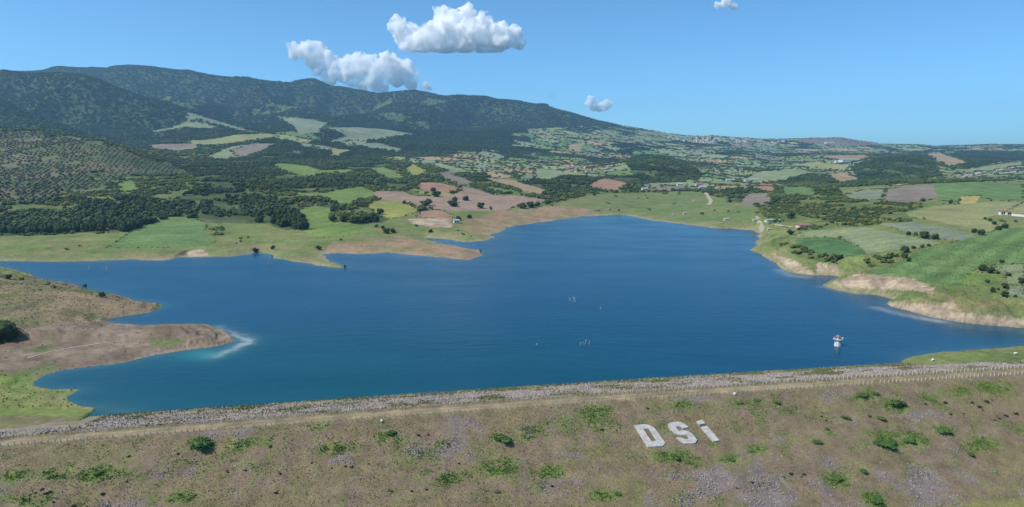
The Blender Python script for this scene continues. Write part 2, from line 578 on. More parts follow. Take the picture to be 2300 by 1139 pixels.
# signed distance to the lake (positive = land)
SD = np.full((NR, NC), 300.0)
rsel = YR < 1000
jx = GX[rsel] + 0.004 * GY[rsel] * (fbm(GX[rsel], GY[rsel], 26, 3, 81) * 2); jy = GY[rsel] + 0.009 * GY[rsel] * (fbm(GX[rsel], GY[rsel], 26, 3, 85) * 2)
d = seg_dist(jx, jy, LAKE)
ins = in_poly(jx, jy, LAKE)
SD[rsel] = np.where(ins, -d, d)
PXG, PYG = project(GX, GY, ZB)
# ramp length: steep bluffs on the right-hand shore, gentle beaches elsewhere
ramp = np.where(PXG > 1690, 13.0, np.where(GY > 440, 42.0, 26.0))
nearleft = (PXG < 560) & (GY < 430)
ZT = np.where(nearleft, 5.5 + 1.2 * fbm(GX, GY, 40, 3, 91), ZT)
shoreR = (PXG > 1900) & (GY < 262)
ZT = np.where(shoreR, 1.7, ZT)
near_dam_left = (PXG < 420) & (GY < 255)
ZT = np.where(near_dam_left, 2.0 + 0.5 * fbm(GX, GY, 25, 2, 93), ZT)
land = np.clip(SD, 0, None)
prof = 1 - np.exp(-land / ramp * 1.6)
# bluff terraces near the right shore and on the left peninsula
ter = np.where((PXG > 1690) & (SD > 0) & (SD < 60), 1.0, np.where(nearleft & (SD > 0), 0.9, 0.0))
terr = prof + ter * 0.05 * np.sin(prof * 22 + 3 * fbm(GX, GY, 20, 2, 95))
gul = 1 - np.abs(fbm(GX * 1.2, GY * .7, 11, 3, 96)) * 3
bl = np.where((PXG > 1690) & (SD > 0) & (SD < 60), 4 * prof * (1 - prof), 0)
terr = terr + bl * .16 * (gul - .6)
ZG = np.where(SD > 0, np.maximum(0.02, ZT * terr), -0.10 - 0.22 * np.clip(-SD, 0, 30))
penm = in_poly(PXG, PYG, [(-300, 735), (30, 725), (235, 720), (480, 726), (540, 768), (400, 795), (130, 842), (75, 868), (0, 875), (-300, 885)])
stepv = ZG / .85 + .5 * fbm(GX, GY, 30, 2, 99)
bench = .85 * (np.floor(stepv) + sstep(.62, .98, stepv - np.floor(stepv)) - .5 * fbm(GX, GY, 30, 2, 99))
ZG = np.where(penm & (SD > 1.5), np.maximum(.05, bench), ZG)
ZG = np.where((SD > 0) & (SD < 70), ZG + np.clip(SD / 20, 0, 1) * np.where(penm, .2, .55) * fbm(GX, GY, 9, 3, 97), ZG)
# keep the ground under the dam body
da, ds = dam_as(GX, GY)
under = dam_z(ds)
indam = (ds > -95) & (ds < 34)
ZG = np.where(indam, np.minimum(ZG, np.where(ds > 8, np.where((da > 8) & (da < 262), under - 0.8, ZG), under - 0.8)), ZG)
ZG = np.where(ds <= -95, -31, ZG)


def ground(X, Y):
    X = np.asarray(X, float); Y = np.asarray(Y, float)
    u = X / Y
    ci = np.clip(np.interp(u, UC, np.arange(NC)), 0, NC - 1.001); ri = np.clip(np.interp(np.log(Y), LYR, np.arange(NR)), 0, NR - 1.001)
    c0 = ci.astype(int); r0 = ri.astype(int); fc = ci - c0; fr = ri - r0
    return (ZG[r0, c0] * (1 - fc) * (1 - fr) + ZG[r0, c0 + 1] * fc * (1 - fr) + ZG[r0 + 1, c0] * (1 - fc) * fr + ZG[r0 + 1, c0 + 1] * fc * fr)


def hit(px, py, y0=200.0, y1=5600.0):
    """first ground point seen through a photo pixel"""
    Ys = np.exp(np.linspace(math.log(y0), math.log(y1), 1400))
    x, y, w = ray(px, py)
    X = Ys * x / y; Z = CAMZ + Ys * w / y
    below = Z <= np.maximum(ground(X, Ys), 0.0)
    i = int(np.argmax(below)) if below.any() else len(Ys) - 1
    return float(X[i]), float(Ys[i]), float(ground(X[i], Ys[i]))


# ------------------------------------------------------------------ land cover
PX, PY = project(GX, GY, ZG)
wob = 0.0022 * FPX * 0.5
WX = PX + wob * 1.5 * fbm(GX, GY, 40, 3, 101); WY = PY + wob * 0.6 * fbm(GX, GY, 40, 3, 103)
C = lambda *a: np.array(a, float)
GRASS, DRY, FOREST, SCRUB, ORCH, FIELD, PATCH, SAND = range(8)
cls = np.full((NR, NC), SCRUB)
n_a = fbm(GX, GY, 120, 4, 111); n_b = fbm(GX, GY, 30, 4, 113); n_c = fbm(GX, GY, 9, 3, 117)
cls[(GY > 1750)] = FOREST
cls[(n_a > 0.10) & (GY > 600) & (GY <= 1750)] = FOREST
zones = [
    (GRASS, [(-700, 535), (0, 532), (230, 525), (300, 515), (480, 500), (520, 500), (600, 505), (680, 520), (860, 500), (900, 480), (1020, 470), (1200, 465), (1340, 435), (1560, 430), (1700, 465), (1730, 500), (1800, 512), (1780, 560), (1900, 600), (2000, 640),
             (2300, 640), (3000, 640), (3000, 1100), (-700, 1100)]),
    (PATCH, [(600, 262), (740, 270), (940, 296), (1200, 300), (1200, 335), (1000, 322), (840, 348), (700, 335), (620, 312)]),
    (PATCH, [(700, 300), (1000, 318), (1180, 335), (1240, 415), (1100, 402), (1030, 392), (960, 372), (820, 352), (740, 330)]),
    (SCRUB, [(215, 425), (270, 396), (330, 392), (430, 392), (440, 428), (400, 452), (290, 445), (231, 450), (184, 445), (110, 450), (150, 432)]),
    (GRASS, [(1880, 420), (2300, 405), (3000, 405), (3000, 660), (1900, 660), (1780, 520), (1960, 505), (2060, 490), (1900, 460)]),
    (PATCH, [(1240, 415), (1180, 390), (1090, 380), (1000, 360), (1200, 335), (1180, 290), (1330, 283), (1420, 290), (1500, 300), (1640, 300), (1960, 315), (2300, 318), (3000, 318), (3000, 402), (2200, 402), (1900, 412), (1640, 425), (1400, 432)]),
    (FOREST, [(0, 469), (60, 477), (163, 477), (231, 450), (290, 445), (395, 458), (418, 485), (379, 485), (329, 503), (289, 521), (231, 524), (158, 523), (79, 527), (0, 529), (-700, 529), (-700, 469)]),
    (FOREST, [(0, 458), (63, 453), (110, 450), (184, 445), (184, 450), (100, 458), (0, 464)]),
    (FOREST, [(400, 443), (442, 426), (495, 418), (547, 428), (600, 437), (663, 460), (680, 485), (682, 519), (663, 515), (642, 517), (600, 504), (547, 498), (505, 481), (500, 505), (469, 498), (438, 492), (400, 483)]),
    (FOREST, [(373, 357), (461, 360), (540, 359), (615, 345), (660, 335), (740, 352), (800, 350), (870, 362), (905, 378), (795, 388), (746, 392), (700, 396), (640, 388), (605, 372), (560, 380), (610, 385), (640, 395), (700, 400), (790, 392), (830, 395), (880, 406), (930, 400),
              (980, 393), (995, 410), (930, 410), (900, 425), (820, 418), (760, 425), (700, 435), (640, 425), (600, 430), (540, 425), (480, 420), (430, 400), (400, 385)]),
    (FOREST, [(845, 316), (960, 308), (1000, 328), (1030, 345), (960, 352), (900, 342), (860, 330)]),
    (FOREST, [(1020, 388), (1090, 390), (1110, 405), (1075, 410), (1040, 400)]), (FOREST, [(1190, 400), (1240, 398), (1330, 395), (1350, 402), (1320, 420), (1260, 432), (1200, 420)]),
    (FOREST, [(1401, 362), (1442, 348), (1487, 350), (1533, 362), (1579, 390), (1570, 402), (1497, 410), (1433, 404)]), (FOREST, [(1400, 412), (1440, 412), (1450, 425), (1420, 432), (1396, 430)]),
    (FOREST, [(1912, 376), (1962, 358), (2049, 351), (2095, 367), (2117, 394), (2026, 413), (1935, 419), (1929, 401)]),
    (FOREST, [(1775, 395), (1830, 393), (1880, 408), (1930, 408), (1930, 420), (1830, 422), (1770, 410)]),
    (FOREST, [(2150, 340), (2300, 340), (2300, 360), (2250, 362), (2200, 375), (2140, 380), (2110, 372)]),
    (FOREST, [(1640, 435), (1690, 420), (1700, 428), (1668, 450), (1630, 455)]),
    (SCRUB, [(1711, 472), (1775, 449), (1866, 432), (1912, 449), (2026, 458), (2095, 458), (2035, 477), (2054, 499), (1981, 502), (1958, 509), (1812, 511), (1775, 490)]),
    (SCRUB, [(1733, 538), (1771, 527), (1778, 550), (1812, 568), (1873, 575), (1877, 594), (1833, 585), (1794, 578), (1759, 557), (1733, 554)]),
    (SCRUB, [(1940, 578), (2010, 572), (2040, 585), (2000, 600), (1950, 600)]),
    (SCRUB, [(465, 506), (500, 510), (505, 530), (480, 536), (470, 525)]),
    (SCRUB, [(780, 460), (830, 470), (860, 490), (840, 498), (790, 480)]),
    (ORCH, [(-700, 300), (0, 296), (100, 296), (210, 322), (300, 345), (370, 368), (430, 392), (330, 392), (270, 396), (215, 425), (150, 432), (100, 450), (0, 455), (-700, 455)]),
    (FOREST, [(90, 298), (130, 302), (118, 311), (96, 308)]), (FOREST, [(195, 388), (230, 385), (228, 402), (200, 405)]),
]
for z, poly in zones:
    cls[in_poly(WX, WY, poly)] = z
cls[(GY > 2350) & (UC[None, :] < nu(1150, 330))] = FOREST
cls[(PX > 1230) & (GY > 4600)] = PATCH

PAL = {
    'green': C(.100, .170, .055), 'bright': C(.130, .190, .050), 'pale': C(.190, .225, .115), 'olive': C(.215, .225, .095), 'dark': C(.065, .135, .048), 'grey': C(.165, .195, .125),
    'brown': C(.265, .185, .135), 'red': C(.285, .165, .110), 'tan': C(.290, .205, .120), 'greybrown': C(.185, .155, .125), 'yg': C(.225, .235, .060), 'yellow': C(.330, .270, .090), 'sand': C(.42, .32, .22),
}
# name, colour, row spacing (m), row strength, row direction (deg), polygon, label
FIELDS = [
    ('meadow', 'bright', 0, 0, 0, [(258, 414), (300, 403), (312, 428), (272, 431)], 'small bright green meadow under the orchard on the left'),
    ('crop_field', 'green', 14, .05, 60, [(239, 559), (303, 515), (338, 502), (382, 488), (413, 486), (452, 497), (465, 506), (459, 520), (487, 541), (465, 553), (378, 556)], 'smooth green crop field on the hill just above the left far shore'),
    ('ploughed_field', 'greybrown', 0, 0, 0, [(325, 326), (386, 323), (439, 322), (443, 335), (395, 341), (342, 334)], 'small pinkish brown field below the terraced green strips on the left hillside'),
    ('crop_field', 'pale', 0, 0, 0, [(461, 353), (518, 329), (566, 324), (593, 338), (540, 356), (483, 360)], 'pale green half of the sloping hillside field on the left'),
    ('ploughed_field', 'greybrown', 0, 0, 0, [(518, 338), (566, 322), (615, 322), (593, 337), (540, 355)], 'pink brown half of the sloping hillside field on the left'),
    ('meadow', 'pale', 0, 0, 0, [(320, 297), (378, 288), (413, 275), (439, 274), (496, 286), (465, 290), (413, 288), (351, 299)], 'pale green meadow strip highest on the left hillside'),
    ('meadow', 'grey', 0, 0, 0, [(421, 250), (474, 268), (549, 290), (600, 300), (560, 300), (490, 282), (440, 268), (415, 275), (420, 262)], 'grey green grassy spur running down the left hillside'),
    ('meadow', 'olive', 0, 0, 0, [(404, 317), (474, 313), (527, 303), (606, 300), (628, 309), (571, 315), (505, 326), (452, 328)], 'olive green meadow below the grassy spur on the left hillside'),
    ('crop_field', 'bright', 0, 0, 0, [(610, 370), (632, 367), (685, 372), (720, 383), (790, 380), (798, 387), (746, 391), (702, 395), (667, 394), (632, 384)], 'bright green curved field cut into the dark forest belt'),
    ('crop_field', 'olive', 0, 0, 0, [(746, 335), (786, 337), (764, 348), (742, 351)], 'tiny yellowish field alone in the forest belt'),
    ('crop_field', 'grey', 0, 0, 0, [(615, 262), (650, 264), (700, 268), (735, 276), (720, 290), (715, 300), (665, 303), (655, 285)], 'grey green terrace field under the big ridge'),
    ('crop_field', 'grey', 0, 0, 0, [(729, 287), (806, 286), (868, 291), (934, 302), (881, 308), (846, 315), (784, 316), (727, 321), (776, 304)], 'wide grey green fields on the middle hillside'),
    ('meadow', 'grey', 0, 0, 0, [(846, 320), (900, 334), (900, 342), (840, 335), (780, 325)], 'narrow grey green strip under the wide middle fields'),
    ('meadow', 'bright', 0, 0, 0, [(632, 430), (676, 434), (711, 437), (760, 427), (811, 419), (837, 429), (863, 437), (828, 445), (784, 457), (754, 456), (719, 442), (675, 443)], 'light green meadow left of the ploughed land'),
    ('ploughed_field', 'brown', 7, .06, 100, [(839, 429), (907, 430), (934, 441), (973, 441), (1021, 434), (1039, 419), (1074, 426), (1105, 437), (1171, 441), (1237, 450), (1215, 459), (1166, 463), (1127, 474), (1074, 474), (1017, 474), (951, 470), (934, 463), (899, 452), (846, 448)], 'broad reddish brown ploughed field dotted with bushes'),
    ('ploughed_field', 'red', 0, 0, 0, [(934, 410), (973, 410), (991, 411), (1021, 419), (1033, 426), (1004, 437), (973, 434), (947, 426)], 'reddish triangular field behind the broad ploughed field'),
    ('meadow', 'yg', 0, 0, 0, [(921, 423), (947, 428), (973, 436), (1004, 437), (1039, 426), (1012, 440), (973, 442), (940, 434)], 'yellow green grass strip under the reddish triangular field'),
    ('crop_field', 'yg', 0, 0, 0, [(824, 459), (850, 450), (899, 452), (925, 463), (940, 472), (916, 484), (881, 492), (859, 487), (837, 472)], 'vivid yellow green field left of the reddish field'),
    ('ploughed_field', 'red', 5, .05, 80, [(947, 474), (982, 471), (1017, 483), (1017, 491), (978, 491), (934, 487)], 'small reddish field above the sandy bank'),
    ('crop_field', 'bright', 16, .05, 20, [(666, 474), (705, 463), (745, 467), (740, 494), (811, 505), (850, 520), (776, 533), (710, 533), (683, 520), (679, 502)], 'bright green field right of the shore woodland'),
    ('crop_field', 'bright', 0, 0, 0, [(828, 377), (863, 375), (899, 393), (916, 399), (881, 405), (846, 393)], 'green field in front of the forest left of the yellow green triangle'),
    ('crop_field', 'yg', 0, 0, 0, [(907, 380), (925, 366), (960, 384), (947, 393), (925, 397)], 'yellow green triangular field among the forest'),
    ('crop_field', 'pale', 0, 0, 0, [(964, 369), (986, 366), (1021, 375), (1065, 386), (1030, 387), (995, 380)], 'pale green field strip right of the yellow green triangle'),
    ('ploughed_field', 'greybrown', 0, 0, 0, [(982, 388), (1008, 386), (1065, 412), (1039, 418), (995, 402)], 'grey brown strip field running down to the ploughed land'),
    ('ploughed_field', 'tan', 0, 0, 0, [(1083, 399), (1149, 404), (1215, 423), (1237, 434), (1206, 437), (1127, 417)], 'long tan field strip behind the ploughed land'),
    ('meadow', 'green', 0, 0, 0, [(1079, 415), (1149, 428), (1180, 438), (1105, 430)], 'green strip between the ploughed land and the tan strip'),
    ('ploughed_field', 'red', 0, 0, 0, [(1320, 416), (1343, 404), (1357, 401), (1413, 411), (1396, 421), (1387, 430), (1357, 429), (1330, 425)], 'red brown field standing out in the middle of the valley'),
    ('ploughed_field', 'tan', 0, 0, 0, [(1274, 325), (1311, 322), (1302, 340), (1276, 338)], 'small tan field high on the far middle hillside'),
    ('crop_field', 'pale', 0, 0, 0, [(1200, 378), (1252, 384), (1330, 391), (1330, 395), (1259, 397), (1243, 403), (1200, 405)], 'pale green field beside the valley hamlet'),
    ('crop_field', 'pale', 0, 0, 0, [(1668, 408), (1697, 388), (1780, 378), (1839, 389), (1775, 401), (1707, 412)], 'pale rounded hill field right of the valley road'),
    ('crop_field', 'olive', 0, 0, 0, [(1775, 370), (1844, 362), (1912, 371), (1898, 384), (1821, 377)], 'olive field in front of the green roofed shed'),
    ('ploughed_field', 'red', 0, 0, 0, [(1844, 354), (1885, 349), (1958, 350), (1926, 361), (1889, 362)], 'reddish field behind the green roofed shed'),
    ('ploughed_field', 'tan', 0, 0, 0, [(1857, 391), (1898, 387), (1930, 401), (1926, 408), (1885, 410)], 'tan field left of the dark wooded hill'),
    ('ploughed_field', 'red', 0, 0, 0, [(1688, 427), (1707, 419), (1743, 419), (1739, 431)], 'bare red earth yard in the valley'),
    ('ploughed_field', 'greybrown', 0, 0, 0, [(1661, 455), (1675, 436), (1725, 433), (1734, 454), (1684, 464)], 'dull brown field below the red earth yard'),
    ('crop_field', 'green', 0, 0, 0, [(1757, 419), (1821, 422), (1839, 435), (1761, 441)], 'green field right of the red earth yard'),
    ('ploughed_field', 'tan', 0, 0, 0, [(2080, 345), (2110, 341), (2130, 350), (2150, 355), (2180, 368), (2130, 376), (2115, 366), (2090, 352)], 'pinkish tan field on the far right hillside'),
    ('crop_field', 'pale', 0, 0, 0, [(2135, 384), (2200, 375), (2300, 362), (2300, 372), (2200, 385), (2140, 390)], 'pale field strip above the embanked road'),
    ('crop_field', 'grey', 11, .10, 20, [(1889, 440), (1935, 427), (1990, 424), (1981, 449), (1926, 451)], 'grey green striped field left of the brown ridge field'),
    ('ploughed_field', 'greybrown', 0, 0, 0, [(1990, 426), (2095, 413), (2108, 445), (2049, 455), (1981, 452)], 'dull brown field on the right ridge'),
    ('crop_field', 'green', 16, .12, 10, [(2095, 413), (2186, 408), (2300, 414), (2600, 420), (2600, 452), (2300, 451), (2209, 447), (2154, 455), (2108, 450)], 'streaky green field along the top of the right ridge'),
    ('crop_field', 'yellow', 0, 0, 0, [(2150, 459), (2160, 442), (2202, 440), (2191, 459)], 'small yellow field on the right hillside'),
    ('crop_field', 'olive', 9, .06, 75, [(2035, 479), (2095, 464), (2163, 458), (2245, 452), (2300, 454), (2600, 456), (2600, 475), (2255, 479), (2209, 490), (2241, 511), (2227, 522), (2118, 500), (2049, 488)], 'large olive field under the small yellow field'),
    ('crop_field', 'grey', 12, .05, 60, [(1981, 504), (2045, 497), (2118, 509), (2191, 529), (2159, 540), (2095, 536), (2026, 518)], 'grey green field with a row of dark trees along its lower edge'),
    ('crop_field', 'pale', 12, .05, 80, [(1778, 531), (1816, 520), (1948, 512), (2025, 527), (2121, 545), (2083, 554), (2006, 562), (1948, 570), (1932, 554), (1886, 533), (1832, 531)], 'long pale field above the right bay'),
    ('crop_field', 'dark', 14, .04, 40, [(1785, 539), (1832, 533), (1886, 535), (1936, 558), (1948, 570), (1909, 578), (1870, 574), (1816, 566)], 'dark green field nearest the point of the right bay'),
    ('crop_field', 'green', 13, .16, 46, [(1948, 609), (2025, 585), (2060, 566), (2133, 547), (2210, 527), (2249, 512), (2300, 510), (2700, 510), (2700, 600), (2300, 593), (2233, 595), (2179, 610), (2203, 643), (2133, 639), (2098, 639), (2063, 628), (2017, 620), (1967, 616)], 'great green field with diagonal drill rows above the sand cliffs'),
    ('crop_field', 'bright', 10, .06, 30, [(2183, 610), (2253, 620), (2206, 643), (2148, 636)], 'small light green field below the pair of round trees'),
    ('crop_field', 'pale', 11, .05, 70, [(2233, 595), (2300, 593), (2700, 600), (2700, 650), (2300, 640), (2257, 636), (2260, 618)], 'pale green field at the right edge beside the round trees'),
    ('crop_field', 'grey', 11, .05, 70, [(2265, 645), (2300, 640), (2700, 655), (2700, 672), (2300, 668), (2262, 660)], 'grey green field strip low at the right edge'),
]
SANDS = [
    [(1921, 616), (1959, 616), (2056, 628), (2098, 647), (2098, 659), (2025, 651), (1948, 647), (1909, 647), (1863, 636)],
    [(1731, 570), (1785, 585), (1832, 616), (1793, 612), (1754, 589)], [(1833, 590), (1880, 596), (1884, 616), (1838, 616)],
    [(1990, 680), (2102, 684), (2141, 674), (2160, 701), (2218, 709), (2300, 717), (2450, 720), (2450, 742), (2300, 730), (2160, 724), (2083, 707), (2009, 692)],
    [(916, 491), (1013, 491), (1017, 511), (973, 511), (925, 502)], [(420, 568), (432, 562), (448, 560), (463, 564), (470, 573), (452, 576), (426, 578)],
]
WARMSHORE = [  # bare reddish drawdown ground
    [(735, 545), (850, 540), (900, 530), (960, 545), (1083, 563), (1090, 580), (1000, 585), (735, 572)],
    [(1017, 500), (1060, 490), (1127, 474), (1260, 462), (1330, 470), (1350, 486), (1230, 500), (1130, 515), (1100, 530), (1060, 525)],
]
fid = np.full((NR, NC), -1)
front = (GY > 420)
for i, f in enumerate(FIELDS):
    m = in_poly(WX, WY, f[5]) & (SD > 6) & (GY > 260)
    fid[m] = i
    cls[m] = FIELD

c_grass = C(.125, .165, .050); c_grass2 = C(.145, .178, .058); c_dry = C(.200, .175, .085); c_brown = C(.200, .150, .100)
mixw = lambda a, b, w: a[None, None, :] * (1 - w[..., None]) + b[None, None, :] * w[..., None]
w1 = sstep(-0.25, 0.3, n_a + 0.6 * n_b); w2 = sstep(0.0, 0.5, n_b + 0.5 * n_c)
colg = mixw(c_grass, c_grass2, w1)
colg = colg * (1 - 0.45 * w2[..., None]) + c_dry[None, None, :] * 0.45 * w2[..., None]
n_l = fbm(GX * .35, GY * 1.4, 26, 4, 119)
w3 = sstep(.02, .42, n_l + .35 * n_c)[..., None]; w4 = sstep(.10, .45, -n_l + .5 * n_b)[..., None]
colg = colg * (1 - .55 * w3) + C(.230, .165, .095)[None, None, :] * .55 * w3
colg = colg * (1 - .55 * w4) + C(.105, .150, .040)[None, None, :] * .55 * w4
vm = in_poly(PX, PY, [(1290, 470), (1340, 436), (1560, 428), (1700, 465), (1700, 510), (1500, 495), (1400, 478)])[..., None]
colg = np.where(vm, colg * .5 + .5 * mixw(C(.105, .165, .048), C(.150, .160, .085), sstep(-.1, .35, n_l)), colg)
COLV = colg.copy()
forest_floor = mixw(C(.048, .072, .026), C(.095, .118, .042), sstep(-.1, .45, n_b))
forest_floor = np.where((GY > 1900)[..., None], C(.034, .054, .021)[None, None, :], forest_floor)
scrub_c = mixw(C(.080, .118, .036), C(.150, .165, .055), sstep(-.2, .4, n_b))
orch_c = mixw(C(.070, .092, .038), C(.130, .112, .066), sstep(-.2, .40, n_a + .5 * n_b))
COLV[cls == FOREST] = forest_floor[cls == FOREST]
COLV[cls == SCRUB] = scrub_c[cls == SCRUB]
COLV[cls == ORCH] = orch_c[cls == ORCH]

# patchwork of small hedged plots: jittered cells
def voronoi(X, Y, sx, sy, seed):
    ix = np.floor(X / sx); iy = np.floor(Y / sy)
    b1 = np.full(X.shape, 1e9); b2 = np.full(X.shape, 1e9); idb = np.zeros(X.shape, np.int64)
    for dx in (-1, 0, 1):
        for dy in (-1, 0, 1):
            cx = ix + dx; cyy = iy + dy
            h = _hash(cx, cyy, seed)
            jx = (h & 0xffff) / 65535.0; jy = ((h >> 16) & 0xffff) / 65535.0
            dd = (cx + jx - X / sx) ** 2 + (cyy + jy - Y / sy) ** 2
            new = dd < b1
            b2 = np.where(new, b1, np.minimum(b2, dd)); idb = np.where(new, h, idb); b1 = np.where(new, dd, b1)
    return np.sqrt(b1), np.sqrt(b2), idb


pmask = cls == PATCH
vx = GX[pmask] * 0.9 + GY[pmask] * 0.35; vy = GY[pmask] * 0.9 - GX[pmask] * 0.35
vx = vx + 25 * fbm(vx, vy, 120, 2, 141); vy = vy + 25 * fbm(vx, vy, 120, 2, 143)
b1, b2, vid = voronoi(vx, vy, 95, 150, 151)
pick = (vid % 1000) / 1000.0
nn = fbm(GX[pmask], GY[pmask], 420, 3, 155)
left_mid = GX[pmask] / GY[pmask] < nu(1190, 350)
isfor = (pick + nn * 1.1 < np.where(left_mid, 0.34, 0.15)) | ((b2 - b1) < 0.05)
pc = np.zeros((len(vid), 3))
opts = [('grey', .30), ('pale', .52), ('olive', .64), ('green', .80), ('tan', .87), ('greybrown', .95), ('bright', 1.01)]
p2 = ((vid >> 10) % 1000) / 1000.0
last = 0
for nme, up in opts:
    pc[(p2 >= last) & (p2 < up)] = PAL[nme] * 1.05
    last = up
pc *= (0.85 + 0.3 * ((vid >> 5) % 100) / 100.0)[:, None]
pc[isfor] = C(.045, .066, .028)
COLV[pmask] = pc
sub = cls[pmask]; sub = np.where(isfor, FOREST, PATCH); cls[pmask] = sub
# treeless purple-brown moor on the far right hill
moor = in_poly(PX, PY, [(1775, 318), (1830, 307), (1890, 305), (1950, 314), (1990, 324), (1930, 328), (1860, 326)]) & (GY > 4000)
COLV[moor] = C(.16, .115, .11); cls[moor] = GRASS

rowc = np.zeros((NR, NC)); rowa = np.zeros((NR, NC))
for i, f in enumerate(FIELDS):
    m = fid == i
    if not m.any(): continue
    c = PAL[f[1]]
    v = 1 + 0.16 * n_a[m] + 0.16 * n_b[m]
    mixd = np.clip(0.35 * sstep(0.05, .5, n_b[m] + .6 * n_a[m]), 0, 1)[:, None]
    alt = c * C(1.25, 1.05, 1.05) if f[1] not in ('brown', 'red', 'tan') else c * C(.85, .95, 1.0)
    COLV[m] = (c[None, :] * (1 - mixd) + alt[None, :] * mixd) * v[:, None]
    if not f[2] and f[0] == 'crop_field': f = f[:2] + (7 + GY[m].mean() * .006, .06, 20 + 37 * i % 150) + f[5:]
    if f[2]:
        th = math.radians(f[4])
        rowc[m] = (GX[m] * math.cos(th) - GY[m] * math.sin(th)) / f[2]; rowa[m] = f[3]
for poly in SANDS:
    m = in_poly(WX, WY, poly) & (SD > -1)
    k = sstep(-.25, .35, n_c[m] + .6 * n_b[m])[:, None]
    COLV[m] = C(.44, .34, .24)[None, :] * k + C(.27, .20, .14)[None, :] * (1 - k)
    cls[m] = SAND
for poly in WARMSHORE:
    m = in_poly(WX, WY, poly) & (SD > -1)
    k = sstep(-.3, .35, n_b[m] + .7 * n_c[m])[:, None]
    COLV[m] = C(.30, .19, .125)[None, :] * k + C(.20, .17, .085)[None, :] * (1 - k)
    cls[m] = SAND
m = in_poly(WX, WY, [(378, 585), (392, 575), (410, 564), (424, 561), (414, 575), (396, 584)]) & (SD > -1)
COLV[m] = C(.045, .038, .033); cls[m] = SAND
clr = (GY > 1900) & (cls == FOREST) & (fbm(GX, GY * .8, 330, 4, 131) > .36) & ~pmask
COLV[clr] = C(.080, .108, .045)[None, :] * (1 + .5 * n_b[clr])[:, None]; cls[clr] = SCRUB
# left peninsula of bare grey brown earth
pen = in_poly(WX, WY, [(-300, 740), (30, 730), (235, 722), (480, 728), (535, 766), (400, 790), (130, 838), (75, 865), (0, 840), (-300, 880)])
k = sstep(-.3, .35, n_b + .5 * n_c)
pcx = mixw(C(.150, .108, .078), C(.235, .180, .135), k)
bn = sstep(.25, .6, fbm(GX * .4, GY * 2.0, 12, 3, 127))[..., None]
pcx = pcx * (1 - .6 * bn) + C(.105, .095, .055)[None, None, :] * .6 * bn
COLV[pen] = pcx[pen]; cls[pen] = SAND
pg = pen & (in_poly(PX, PY, [(330, 755), (430, 758), (400, 775), (340, 778)]) | in_poly(PX, PY, [(0, 840), (60, 830), (110, 815), (140, 822), (80, 870), (0, 900)]) | in_poly(PX, PY, [(40, 745), (180, 760), (100, 790), (20, 790)]) & (n_b > 0))
COLV[pg] = C(.12, .14, .055)
ng = in_poly(WX, WY, [(-300, 850), (60, 845), (180, 872), (150, 905), (300, 926), (200, 945), (60, 935), (-300, 930)])
COLV[ng] = mixw(C(.135, .195, .045), C(.20, .21, .07), sstep(-.2, .4, n_b))[ng]
up = in_poly(WX, WY, [(-300, 600), (60, 618), (200, 645), (350, 682), (330, 705), (240, 722), (60, 730), (-300, 735)]) & (GY < 450)
ku = sstep(-.25, .3, n_l + .4 * n_c)
upc = mixw(C(.125, .135, .050), C(.225, .160, .100), ku)
kv = sstep(.1, .4, n_b + .3 * n_c)[..., None]
upc = upc * (1 - .6 * kv) + C(.085, .095, .045)[None, None, :] * .6 * kv
COLV[up] = upc[up]
nb2 = in_poly(WX, WY, [(-300, 928), (50, 932), (200, 940), (300, 936), (260, 962), (100, 988), (-300, 1010)]) & (GY < 260)
COLV[nb2] = mixw(C(.150, .140, .065), C(.205, .150, .105), sstep(-.25, .25, n_b + .4 * n_c))[nb2]
kb = sstep(.05, .4, n_l + .4 * n_b)[..., None] * ng[..., None] * .6
COLV = COLV * (1 - kb) + C(.195, .160, .090)[None, None, :] * kb
# tidemark: bare pale earth along the water
tide = np.clip(np.exp(-np.clip(SD, 0, 99) / np.where(PX > 1690, 2.6, np.where(GY > 430, 6.0, 2.4))), 0, 1) * (SD > -3) * (0.5 + 0.5 * sstep(-.3, .3, n_b))
tide = np.where(ng | shoreR, tide * 0.35, tide)
COLV = COLV * (1 - tide[..., None] * 0.75) + C(.33, .25, .18)[None, None, :] * (tide[..., None] * 0.75)
COLV[SD < 0] = C(.20, .17, .12)
COLV = np.clip(COLV, 0.01, 0.8)

# --- meshes: one ground sheet, each field its own piece of it
vid_grid = np.arange(NR * NC).reshape(NR, NC)
quads = np.stack([vid_grid[:-1, :-1], vid_grid[:-1, 1:], vid_grid[1:, 1:], vid_grid[1:, :-1]], -1)
zmax = np.maximum.reduce([ZG[:-1, :-1], ZG[:-1, 1:], ZG[1:, 1:], ZG[1:, :-1]])
inl = (SD[:-1, :-1] < -14) & (SD[1:, 1:] < -14) & (SD[1:, :-1] < -14) & (SD[:-1, 1:] < -14)
bur = indam[:-1, :-1] & indam[1:, 1:] & (ds[:-1, :-1] < 5) & (ds[:-1, :-1] > -60)
keep = ~(inl & (zmax < -2.5)) & ~bur
qf = fid[:-1, :-1]
qf = np.where((fid[1:, 1:] == qf) | (fid[1:, :-1] == qf), qf, fid[1:, 1:])
VALL = np.stack([GX, GY, ZG], -1).reshape(-1, 3)
CALL = COLV.reshape(-1, 3); RC = rowc.ravel(); RA = rowa.ravel()


def ground_piece(name, mask):
    q = quads[mask]
    u, inv = np.unique(q.ravel(), return_inverse=True)
    o = mesh_from(name, VALL[u], inv.reshape(-1, 4), M_LAND, True)
    set_attr(o.data, 'Col', CALL[u], 'FLOAT_COLOR'); set_attr(o.data, 'rowc', RC[u]); set_attr(o.data, 'rowa', RA[u])
    return o


